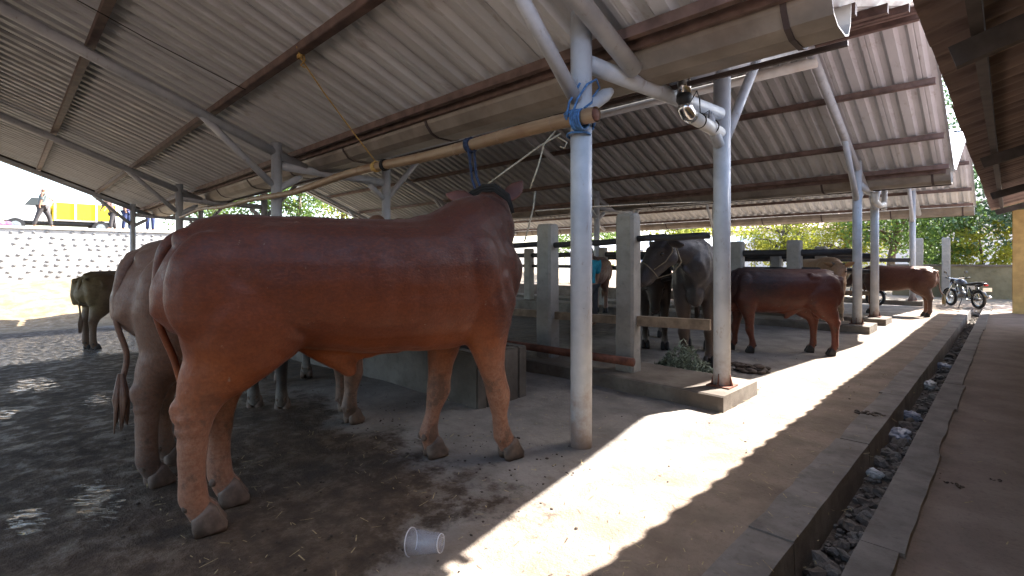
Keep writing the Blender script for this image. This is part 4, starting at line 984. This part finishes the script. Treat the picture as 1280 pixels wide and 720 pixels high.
for i, (y, z) in enumerate(cand):
    if i < 280:
        o_ = bpy.data.objects.new('stone', rnd.choice(meshes)); COL.objects.link(o_); o_.parent = rw
        o_.location = (.12, y, z - .3); o_.rotation_euler = (rnd.uniform(-.3, .3), 0, 0); s_ = rnd.uniform(.8, 1.25); o_.scale = (1, s_, s_ * rnd.uniform(.85, 1.1))
    else: stuff.add(*dome((XW, y, z), .115 * rnd.uniform(.8, 1.2), .08, .022))
o_ = stuff.build('stone_facing', M['stone_pale'], rw, smooth=True, world=True); o_['kind'] = 'stuff'

# pickup truck on the upper road
tk = thing('pickup_truck', 'white pickup truck with a yellow high sided cargo bed parked above the wall', 'truck', (-35.5, 2.60, ZU), R(-90)); tk.scale = (1.2, 1.2, 1.2)
def part(name, lo, hi, mat, parent, bevel=.03):
    mb = MB(); mb.box(lo, hi); return mb.build(name, M[mat], parent, bevel=bevel)
part('chassis', (-1.5, -.7, .38), (1.9, .7, .52), 'rubber', tk)
for sy in (1, -1): part('cargo_side', (-1.55, sy * .8 - .03, .62), (.62, sy * .8 + .03, 1.32), 'yellow_paint', tk, .01)
part('tailgate', (-1.58, -.768, .62), (-1.52, .768, 1.32), 'yellow_paint', tk, .01); part('headboard', (.58, -.768, .62), (.64, .768, 1.32), 'yellow_paint', tk, .01)
part('bed_floor', (-1.515, -.768, .54), (.575, .768, .615), 'white_paint', tk, .01)
for sy in (1, -1):
    for xx in (-1.5, -.8, -.1, .56):
        mb = MB(); mb.box((xx - .03, sy * .86 - .025, .55), (xx + .03, sy * .86 + .025, 1.5)); mb.build('stake', M['white_paint'], tk)
    mb = MB(); mb.box((-1.55, sy * .86 - .02, 1.502), (.62, sy * .86 + .02, 1.54)); mb.build('rail', M['strap'], tk)
mb = MB()
prof = [(.70, .5), (.70, 1.18), (.78, 1.52), (1.30, 1.55), (1.62, 1.12), (2.25, .98), (2.34, .9), (2.34, .5)]
n = len(prof); mb.add([(x, -.74, z) for x, z in prof] + [(x, .74, z) for x, z in prof], [tuple(range(n)), tuple(reversed(range(n, 2 * n)))] + [(i, i + n, (i + 1) % n + n, (i + 1) % n) for i in range(n)])
mb.build('cab', M['white_paint'], tk, bevel=.03)
for sy in (1, -1):
    mb = MB(); mb.add([(.84, sy * .748, 1.14), (.88, sy * .748, 1.46), (1.27, sy * .748, 1.48), (1.5, sy * .748, 1.15)], [(0, 1, 2, 3) if sy < 0 else (3, 2, 1, 0)]); mb.build('side_window', M['glass_dark'], tk)
    for xx in (-.95, 1.75):
        w = MB(); w.tube([(xx, sy * .62, .3), (xx, sy * .80, .3)], .3, 20); wh = w.build('wheel', M['rubber'], tk)
        w = MB(); w.tube([(xx, sy * .79, .3), (xx, sy * .815, .3)], .17, 14); w.build('rim', M['chrome'], wh)
    mb = MB(); mb.ellipsoid((2.32, sy * .55, .8), (.04, .12, .08)); mb.build('headlight', M['glass_dark'], tk, smooth=True)
mb = MB()
for (a, b) in (((0, 0), .16), ((.22, .1), .13), ((.05, .25), .12)): mb.ellipsoid((-29.2 + a[0] * .3, -.05 + a[1], ZU + .12), (.2, b, .13))
single('cloth_bundle', mb, 'pink_cloth', 'small pink bundle on the wall top at the left edge', 'bundle', (-29.2, 0, ZU))

# ------------------------------------------------------------------ motorcycles
def motorcycle(label, loc, rz):
    t = thing('motorcycle', label, 'motorcycle', loc, rz, 'motorcycles parked past the sheds')
    for xx in (.62, -.62):
        w = MB(); w.ring((xx, 0, .3), (0, 1, 0), .255, .048, 28, 10); wh = w.build('wheel', M['rubber'], t, smooth=True)
        w = MB(); w.ring((xx, 0, .3), (0, 1, 0), .205, .018, 28, 8); w.build('rim', M['chrome'], wh, smooth=True)
        w = MB()
        for q in range(12):
            a = math.pi * q / 6; w.tube([(xx + .03 * math.cos(a + .5), .02 * (-1) ** q, .3 + .03 * math.sin(a + .5)), (xx + .2 * math.cos(a), 0, .3 + .2 * math.sin(a))], .004, 5)
        w.build('spokes', M['chrome'], wh)
        w = MB(); w.tube([(xx, -.06, .3), (xx, .06, .3)], .05, 12); w.build('hub', M['engine'], wh, smooth=True)
        f = MB(); pts_ = [(xx + .33 * math.cos(a), 0, .3 + .33 * math.sin(a)) for a in [R(v) for v in ((20, 50, 80, 110, 140) if xx > 0 else (40, 70, 100, 130, 165))]]
        f.tube(pts_, [(.015, .06)] * 5, 10, ref=(0, 1, 0)) if False else f.tube(pts_, [(.062, .012)] * 5, 10, ref=(0, 1, 0)); f.build('mudguard', M['bike_black'], t, smooth=True)
    for sy in (1, -1):
        f = MB(); f.tube([(.62, sy * .09, .3), (.42, sy * .09, .82)], [.022, .02], 10); f.build('fork', M['chrome'], t, smooth=True)
        f = MB(); f.tube([(-.62, sy * .1, .3), (-.1, sy * .1, .36)], .022, 8); f.build('swingarm', M['bike_black'], t, smooth=True)
        f = MB(); f.tube([(-.55, sy * .12, .36), (-.42, sy * .12, .68)], .03, 10); f.build('shock', M['bike_black'], t, smooth=True)
    f = MB()
    for a, b in (((.40, 0, .80), (-.02, 0, .70)), ((-.02, 0, .70), (-.70, 0, .74)), ((.40, 0, .78), (.22, 0, .34)), ((.22, 0, .34), (-.15, 0, .32)), ((-.15, 0, .32), (-.1, 0, .68))): f.tube([a, b], .024, 8)
    f.build('frame', M['bike_black'], t, smooth=True)
    f = MB(); f.tube([(.40, 0, .80), (.28, 0, .855), (.1, 0, .85), (-.06, 0, .78)], [(.05, .04), (.125, .10), (.13, .10), (.07, .05)], 16, ref=(0, 1, 0)); f.build('fuel_tank', M['bike_blue'], t, smooth=True)
    f = MB(); f.tube([(-.02, 0, .77), (-.25, 0, .78), (-.55, 0, .83), (-.80, 0, .86)], [(.09, .03), (.13, .05), (.12, .045), (.07, .025)], 14, ref=(0, 1, 0)); f.build('saddle', M['seat_black'], t, smooth=True)
    f = MB(); f.tube([(-.45, 0, .74), (-.75, 0, .79), (-.95, 0, .83)], [(.12, .06), (.10, .055), (.04, .02)], 12, ref=(0, 1, 0)); f.build('tail_cowl', M['bike_black'], t, smooth=True)
    f = MB(); f.ellipsoid((.06, 0, .42), (.15, .13, .12)); f.tube([(.08, 0, .45), (.16, 0, .64)], .085, 14); f.build('engine', M['engine'], t, smooth=True)
    f = MB(); f.tube([(.2, -.12, .4), (.1, -.15, .24), (-.3, -.17, .26), (-.85, -.18, .40)], [.025, .03, .045, .05], 12); f.build('exhaust', M['chrome'], t, smooth=True)
    f = MB(); f.tube([(.28, .36, .98), (.36, .2, .97), (.38, 0, .94), (.36, -.2, .97), (.28, -.36, .98)], .014, 8); hbar = f.build('handlebar', M['chrome'], t, smooth=True)
    for sy in (1, -1):
        f = MB(); f.tube([(.35, sy * .24, .97), (.26, sy * .38, .985)], .022, 8); f.build('grip', M['rubber'], hbar, smooth=True)
        f = MB(); f.tube([(.36, sy * .22, .98), (.38, sy * .30, 1.14)], .007, 6); f.ellipsoid((.38, sy * .32, 1.17), (.015, .06, .04)); f.build('mirror', M['bike_black'], hbar, smooth=True)
    f = MB(); f.ellipsoid((.50, 0, .86), (.09, .10, .10)); hl = f.build('headlight', M['bike_black'], t, smooth=True)
    f = MB(); f.ellipsoid((.54, 0, .86), (.06, .085, .085)); f.build('lens', M['chrome'], hl, smooth=True)
    f = MB(); f.ellipsoid((-.93, 0, .78), (.03, .07, .035)); f.build('tail_light', M['red_glass'], t, smooth=True)
    f = MB(); f.box((-.99, -.13, .58), (-.98, .13, .70)); f.build('number_plate', M['white_paint'], t)
    f = MB(); f.box((-.62, .10, .62), (-.30, .125, .74)); f.build('side_panel', M['white_paint'], t, bevel=.008)
    f = MB(); f.tube([(-.1, .12, .3), (-.14, .26, .0)], .012, 8); f.build('stand', M['bike_black'], t, smooth=True)
    t.scale = (.85, .85, .85)
    return t
motorcycle('black motorcycle with a silver tank parked beside the end of the drain', (-.92, 19.4, 0), R(127))
motorcycle('dark motorcycle half hidden behind the legs of the far brown cow', (-3.3, 18.0, 0), R(-8))

# ------------------------------------------------------------------ trees and background
def tree(label, loc, H, cr, mat, name='tree', nclump=60, leaf=.22, per=75, trunk=.16, low=.25, group='trees behind the sheds', flat=.8):
    t = thing(name, label, 'tree', loc, rnd.uniform(0, 6), group)
    tb = MB(); top = Vector((rnd.uniform(-.4, .4), rnd.uniform(-.4, .4), H * .72))
    tb.tube([(0, 0, -.3), top * .3 + Vector((.1, 0, 0)), top * .65, top], [trunk * 1.3, trunk, trunk * .7, trunk * .25], 9)
    cl = []
    for i in range(nclump):
        while True:
            p = Vector((rnd.uniform(-1, 1), rnd.uniform(-1, 1), rnd.uniform(-1, 1)))
            if .25 < p.length < 1: break
        c = Vector((p.x * cr, p.y * cr, H * (.5 + low / 2) + p.z * H * (1 - low) / 2 * flat)); cl.append(c)
        if i % 4 == 0:
            s0 = top * rnd.uniform(.35, .9); tb.tube([s0, s0.lerp(c, .5) + Vector((0, 0, .15)), c], [trunk * .4, trunk * .25, trunk * .08], 6)
    tb.build('trunk', M['bark'], t, smooth=True)
    rng = np.random.default_rng(rnd.randrange(10 ** 6))
    C = np.array(cl); n = nclump * per
    idx = rng.integers(0, nclump, n); sz = cr * rng.uniform(.16, .34, nclump)
    P = C[idx] + rng.normal(0, 1, (n, 3)) * sz[idx][:, None] * np.array([.75, .75, .55])
    A = rng.normal(0, 1, (n, 3)); A /= np.linalg.norm(A, axis=1)[:, None]
    B = np.cross(A, rng.normal(0, 1, (n, 3))); B /= np.linalg.norm(B, axis=1)[:, None]
    L = .78 * leaf * rng.uniform(.6, 1.3, n)[:, None]; Wd = L * .45
    V = np.stack([P - A * L * .5, P + B * Wd * .5, P + A * L * .5, P - B * Wd * .5], 1).reshape(-1, 3)
    me = bpy.data.meshes.new('crown'); me.vertices.add(4 * n); me.vertices.foreach_set('co', V.ravel())
    me.loops.add(4 * n); me.loops.foreach_set('vertex_index', np.arange(4 * n)); me.polygons.add(n)
    me.polygons.foreach_set('loop_start', np.arange(0, 4 * n, 4)); me.update(calc_edges=True); me.validate()
    put('crown', me, M[mat], t)
    return t
tree('tall feathery tree whose top shows in the gap between the two roofs', (-3.6, 37, 0), 14.5, 3.4, 'leaf_dark', nclump=70, leaf=.3, low=.45, trunk=.22)
tree('bushy dark green tree behind the motorcycle at right', (.6, 25.8, 0), 8.2, 3.0, 'leaf_dark', nclump=110, leaf=.26, low=.13, per=100)
tree('small bright yellow green shrub growing by the yellow pillar', (-.55, 25.6, 0), 3.1, .95, 'leaf_yellow', name='shrub', nclump=26, leaf=.2, trunk=.05, low=.15)
tree('dense light green bush over the mossy wall behind the motorcycle', (-1.7, 26.6, 0), 4.4, 1.5, 'leaf_green', name='bush', nclump=60, leaf=.22, trunk=.07, low=.08, per=90)
tree('leafy green tree seen just right of the shed end columns', (-3.9, 29, 0), 6.2, 1.9, 'leaf_green', nclump=60, leaf=.26, low=.1)
tree('bright yellow tree seen left of the third column under the roof edge', (-8.2, 27.5, 0), 4.8, 1.9, 'leaf_yellow', nclump=55, leaf=.24, low=.1)
tree('green tree between the third and fourth columns beyond the sheds', (-6.0, 31, 0), 5.2, 2.0, 'leaf_yellow', nclump=50, leaf=.26, low=.1)
tree('pale green tree seen over the rails left of the red brown cow', (-13.5, 29, 0), 5.5, 2.6, 'leaf_yellow', nclump=60, leaf=.3, low=.1)
tree('broad tree far behind the second shed', (-22, 30, 0), 6.5, 3.4, 'leaf_green', nclump=70, leaf=.34, low=.1)
tree('sunlit tree framed under the roofs above the middle of the bull', (-35, 17.5, ZU), 6.5, 3.4, 'leaf_yellow', nclump=70, leaf=.34, low=.05)
tree('darker tree beside the white pole above the middle of the bull', (-33.5, 13.6, ZU), 5.0, 2.2, 'leaf_green', nclump=55, leaf=.3, low=.05)
tree('low green tree on the upper road beyond the far left column', (-36, 9.5, ZU), 4.0, 2.6, 'leaf_green', nclump=50, leaf=.3, low=.05)
mb = MB(); mb.tube([(-31.0, 16.2, ZU), (-31.0, 16.2, ZU + 5)], .07, 10); single('white_pole', mb, 'white_paint', 'slim white pole standing among the trees above the bull', 'pole', (-31, 16.2, ZU))
# yard end: low mossy wall, gate posts, houses
yw = thing('yard_wall', 'low mossy brown wall behind the motorcycle', 'wall', (-.5, 24.2, 0))
mb = MB(); mb.box((-3.2, 24.1, -.1), (6.0, 24.3, 1.12)); mb.build('panel', M['wall_green'], yw, world=True)
mb = MB(); mb.box((-3.25, 24.06, 1.122), (6.0, 24.34, 1.19)); mb.build('coping', M['concrete_dark'], yw, world=True)
for x, lb in ((-2.35, 'left of the two pale gate posts behind the motorcycle'), (-1.6, 'right of the two pale gate posts behind the motorcycle')):
    post(x, 23.7, 2.15, 0, .24, lb, 'gate posts at the yard end')
def house(label, loc, w, d, h_, rf, wallm, roofm, rz=0):
    t = thing('house', label, 'house', loc, rz)
    mb = MB(); mb.box((-w / 2, -d / 2, 0), (w / 2, d / 2, h_)); mb.build('wall', M[wallm], t)
    mb = MB(); e = .4; vs = [(-w / 2 - e, -d / 2 - e, h_ + .01), (w / 2 + e, -d / 2 - e, h_ + .01), (w / 2 + e, d / 2 + e, h_ + .01), (-w / 2 - e, d / 2 + e, h_ + .01), (-w / 2 - e, 0, h_ + rf), (w / 2 + e, 0, h_ + rf)]
    mb.add(vs, [(0, 1, 5, 4), (2, 3, 4, 5), (1, 2, 5), (3, 0, 4), (3, 2, 1, 0)]); mb.build('roof', M[roofm], t)
    for i in range(3):
        x = -w / 3 + i * w / 3
        mb = MB(); mb.box((x - .45, -d / 2 - .05, h_ * .35), (x + .45, -d / 2 - .003, h_ * .78)); f = mb.build('window', M['white_paint'], t)
        mb = MB(); mb.box((x - .38, -d / 2 - .056, h_ * .35 + .07), (x + .38, -d / 2 - .051, h_ * .78 - .07)); mb.build('pane', M['glass_dark'], f)
house('grey roofed house rising beyond the trees at the end of the lane', (-3.5, 43, 0), 11, 6, 3.2, 2.4, 'white_wall', 'grey_roof')
house('pinkish white house seen between the third and fourth columns', (-11.5, 40, 0), 7, 6, 3.4, 1.6, 'white_wall', 'red_roof')
fs_ = thing('far_shed', 'low sunlit shed roof glimpsed beyond the grey cow', 'shed', (-14, 25.5, 0))
mb = MB(); mb.add([(-19, 24, 1.9), (-9, 24, 1.9), (-9, 27, 2.6), (-19, 27, 2.6), (-19, 24, 1.86), (-9, 24, 1.86), (-9, 27, 2.56), (-19, 27, 2.56)], [(0, 1, 2, 3), (7, 6, 5, 4), (0, 4, 5, 1), (1, 5, 6, 2), (2, 6, 7, 3), (3, 7, 4, 0)]); mb.build('roof', M['roof'], fs_, world=True)
for x in (-18.8, -14, -9.2):
    for y_ in (24.1, 26.9): cyl((x, y_, -.1), (x, y_, 1.87 if y_ < 25 else 2.53), .06).build('column', M['pipe'], fs_, smooth=True, world=True)

# ------------------------------------------------------------------ litter, stones, fodder, straw
def rock_mesh(seed, rough=.35):
    bm = bmesh.new(); bmesh.ops.create_icosphere(bm, subdivisions=2, radius=1)
    for v in bm.verts:
        n_ = noise.noise(v.co * 1.1 + Vector((seed * 7.1, 0, 0))) + .5 * noise.noise(v.co * 2.7 + Vector((0, seed * 3.3, 0)))
        v.co *= 1 + rough * n_
    me = bpy.data.meshes.new('stone'); bm.to_mesh(me); bm.free(); me.materials.append(M['stone']); return me
rocks = [rock_mesh(i, .55) for i in range(9)]
y = 2.35; n_st = 0
while y < 12 and n_st < 95:
    for _ in range(2 if y < 6 else 1):
        s_ = rnd.uniform(.024, .055) * (1 if y < 7 else 1.15)
        o_ = bpy.data.objects.new('stone', rnd.choice(rocks)); COL.objects.link(o_)
        o_.location = (rnd.uniform(DX0 + .045, DX1 - .045), y + rnd.uniform(-.05, .05), -.19 + s_ * .5); o_.scale = (s_ * rnd.uniform(.8, 1.3), s_ * rnd.uniform(.8, 1.5), s_ * rnd.uniform(.6, .9))
        o_.rotation_euler = (rnd.uniform(-.5, .5), rnd.uniform(-.5, .5), rnd.uniform(0, 6))
        tag(o_, 'grey rubble stone lying loose in the bed of the drain', 'stone', 'rubble stones in the drain'); n_st += 1
    y += rnd.uniform(.09, .16) * (1 if y < 6 else 1.5)
gr = MB()
for _ in range(900):
    x = rnd.uniform(DX0 + .02, DX1 - .02); yy = 2 + 16 * rnd.random() ** 1.6; s_ = rnd.uniform(.008, .022)
    gr.ellipsoid((x, yy, -.186 + s_ * .4), (s_ * rnd.uniform(.7, 1.4), s_ * rnd.uniform(.7, 1.4), s_ * .7), nu=5, nv=3)
o_ = gr.build('gravel', M['stone'], None); o_['kind'] = 'stuff'
def crumple(seed, amp=.45):
    bm = bmesh.new(); bmesh.ops.create_icosphere(bm, subdivisions=4, radius=1)
    for v in bm.verts:
        p = v.co.copy(); n_ = abs(noise.noise(p * 1.6 + Vector((seed, 0, 0)))) + .6 * abs(noise.noise(p * 4 + Vector((0, seed, 0))))
        v.co *= .75 + amp * n_ * 1.4
    me = bpy.data.meshes.new('plastic_bag'); bm.to_mesh(me); bm.free(); me.polygons.foreach_set('use_smooth', [True] * len(me.polygons)); return me
for i, (px, py, sc_, mat, lb) in enumerate(((1122, 552, (.085, .13, .05), 'bag', 'largest bluish plastic bag crumpled in the middle of the drain'), (1136, 527, (.06, .09, .045), 'bag', 'small bluish plastic bag just beyond the largest bag in the drain'),
        (1078, 598, (.038, .05, .035), 'bag_white', 'small white crumpled wrapper among the stones of the drain'), (1160, 487, (.06, .10, .05), 'bag_white', 'whitish plastic sheet lying in the drain beyond the bags'), (1174, 462, (.06, .12, .045), 'bag', 'grey plastic litter far along the drain'), (1209, 395, (.10, .2, .08), 'bag_white', 'white plastic bag at the sunlit far end of the drain'))):
    x, y = proj_ground(px, py, -.2); x = max(DX0 + .06, min(DX1 - .06, x))
    o_ = put('plastic_bag', crumple(i * 3.7 + 1), M[mat]); o_.location = (x, y, -.165 + sc_[2] * .5); o_.scale = sc_; o_.rotation_euler = (0, 0, i)
    tag(o_, lb, 'bag', 'plastic litter in the drain')
# cups
def cup(label, loc, rot, s_=1.0):
    t = bpy.data.objects.new('plastic_cup', None); COL.objects.link(t); t.location = loc; t.rotation_euler = rot; t['label'] = label; t['category'] = 'cup'; t['group'] = 'discarded plastic cups'
    n = 28; prof = [(.001, 0), (.028, .001), (.030, .004), (.033, .03), (.0385, .075), (.043, .112), (.0445, .115)]
    mb = MB(); vs = []
    for (r_, z) in prof:
        for j in range(n): vs.append((r_ * s_ * math.cos(2 * math.pi * j / n), r_ * s_ * math.sin(2 * math.pi * j / n), z * s_))
    mb.add(vs, [(i * n + j, i * n + (j + 1) % n, (i + 1) * n + (j + 1) % n, (i + 1) * n + j) for i in range(len(prof) - 1) for j in range(n)])
    mb.build('wall', M['clear_plastic'], t, smooth=True)
    mb = MB(); mb.ring((0, 0, .115 * s_), (0, 0, 1), .0445 * s_, .0022 * s_, 32, 8); mb.build('rim', M['cup_rim'], t, smooth=True)
    mb = MB(); mb.ring((0, 0, .003 * s_), (0, 0, 1), .029 * s_, .0016 * s_, 28, 6); mb.build('base_ring', M['cup_rim'], t, smooth=True)
    return t
gx, gy = proj_ground(552, 696)
cup('clear plastic cup lying on its side at the edge of the sunlit strip', (gx, gy, .062), (R(97), 0, R(-62)), 1.35)
gx, gy = proj_ground(1012, 690, -.16)
cup('clear plastic cup standing among stones at the near end of the drain', (-.655, 2.42, -.175), (R(20), R(10), 0), 1.1)
# fodder heap in front of the grey cow
mb = MB(); cx0, cy0 = -2.72, 5.62
for _ in range(1100):
    a = rnd.uniform(0, 6.28); rr = .30 * math.sqrt(rnd.random()); p = Vector((cx0 + rr * 1.2 * math.cos(a), cy0 + rr * math.sin(a), .03 + .42 * (1 - rr / .31) * rnd.random() + .02))
    d = Vector((rnd.gauss(0, 1), rnd.gauss(0, 1), rnd.gauss(0, .7))).normalized() * rnd.uniform(.06, .16); q = d.cross(Vector((0, 0, 1))).normalized() * rnd.uniform(.006, .016)
    mb.add([p - d * .5, p + q, p + d * .5 + Vector((0, 0, -.03)), p - q], [(0, 1, 2, 3)])
o_ = single('fodder_heap', mb, 'fodder', 'heap of pale green cut fodder at the feet of the grey cow', 'fodder', (cx0, cy0, .0), smooth=False)
# dung pats
for i, (px, py, s_, lb) in enumerate(((1192, 606, .035, 'small dark clod on the brown path right of the drain'), (1086, 518, .07, 'flat dark dung pat on the path left of the plastic bags'), (930, 461, .2, 'dung heap on the floor just right of the second column'), (1245, 600, .02, 'tiny dark clod near the right edge of the path'))):
    x, y = proj_ground(px, py); mb = MB()
    for _ in range(34 if s_ > .05 else 8):
        a = rnd.uniform(0, 6.28); rr = s_ * math.sqrt(rnd.random()) * 1.1; q = s_ * rnd.uniform(.12, .34); hh = .55 * s_ * max(0, 1 - rr / s_) * rnd.random()
        mb.ellipsoid((x + 1.4 * rr * math.cos(a), y + rr * math.sin(a), hh * .8 + q * .2), (q * rnd.uniform(.9, 1.8), q * rnd.uniform(.8, 1.5), q * rnd.uniform(.35, .6)), rot=Matrix.Rotation(rnd.uniform(-.5, .5), 3, 'Y') @ Matrix.Rotation(rnd.uniform(0, 6), 3, 'Z'), nu=7, nv=5)
    single('dung_pat', mb, 'manure', lb, 'dung', (x, y, 0))
# straw and crumbs scattered on the floor
mb = MB()
for _ in range(1300):
    if rnd.random() < .55: x = -.95 - 3.2 * rnd.random() ** 1.1; y = .6 + 9 * rnd.random() ** 1.8
    elif rnd.random() < .12: x = rnd.uniform(-.33, .2); y = 1.5 + 6 * rnd.random() ** 1.5
    else: x = rnd.uniform(-1.4, -.6) if rnd.random() < .5 else rnd.uniform(-4, -1); y = 1.6 + 6 * rnd.random() ** 1.5
    l = .008 + .07 * rnd.random() ** 2.2; w = rnd.uniform(.0012, .003); a = rnd.uniform(0, 6.28); z = .014 + (.012 if -.95 < x < -.73 or -.5 < x < -.33 else 0)
    dx, dy = math.cos(a) * l / 2, math.sin(a) * l / 2; qx, qy = -math.sin(a) * w, math.cos(a) * w; tz = rnd.uniform(0, .012)
    mb.add([(x - dx - qx, y - dy - qy, z), (x + dx - qx, y + dy - qy, z + tz), (x + dx + qx, y + dy + qy, z + tz), (x - dx + qx, y - dy + qy, z)], [(0, 1, 2, 3)])
o_ = mb.build('straw', M['straw']); o_['kind'] = 'stuff'

# crumbs of dry dung and soil on the floor
mb = MB()
for _ in range(520):
    if rnd.random() < .8: x = -1.9 - 3.5 * rnd.random(); y = .4 + 2.4 * rnd.random()
    else: x = -.3 - 2.2 * rnd.random(); y = .9 + 7 * rnd.random() ** 1.6
    if DX0 - .22 < x < DX1 + .18: continue
    s_ = rnd.uniform(.003, .008) * (1.8 if rnd.random() < .06 else 1)
    mb.ellipsoid((x, y, floor_z(x, y) + .002), (s_ * rnd.uniform(.8, 1.7), s_ * rnd.uniform(.8, 1.5), s_ * .6), nu=5, nv=3)
o_ = mb.build('soil_crumbs', M['manure']); o_['kind'] = 'stuff'
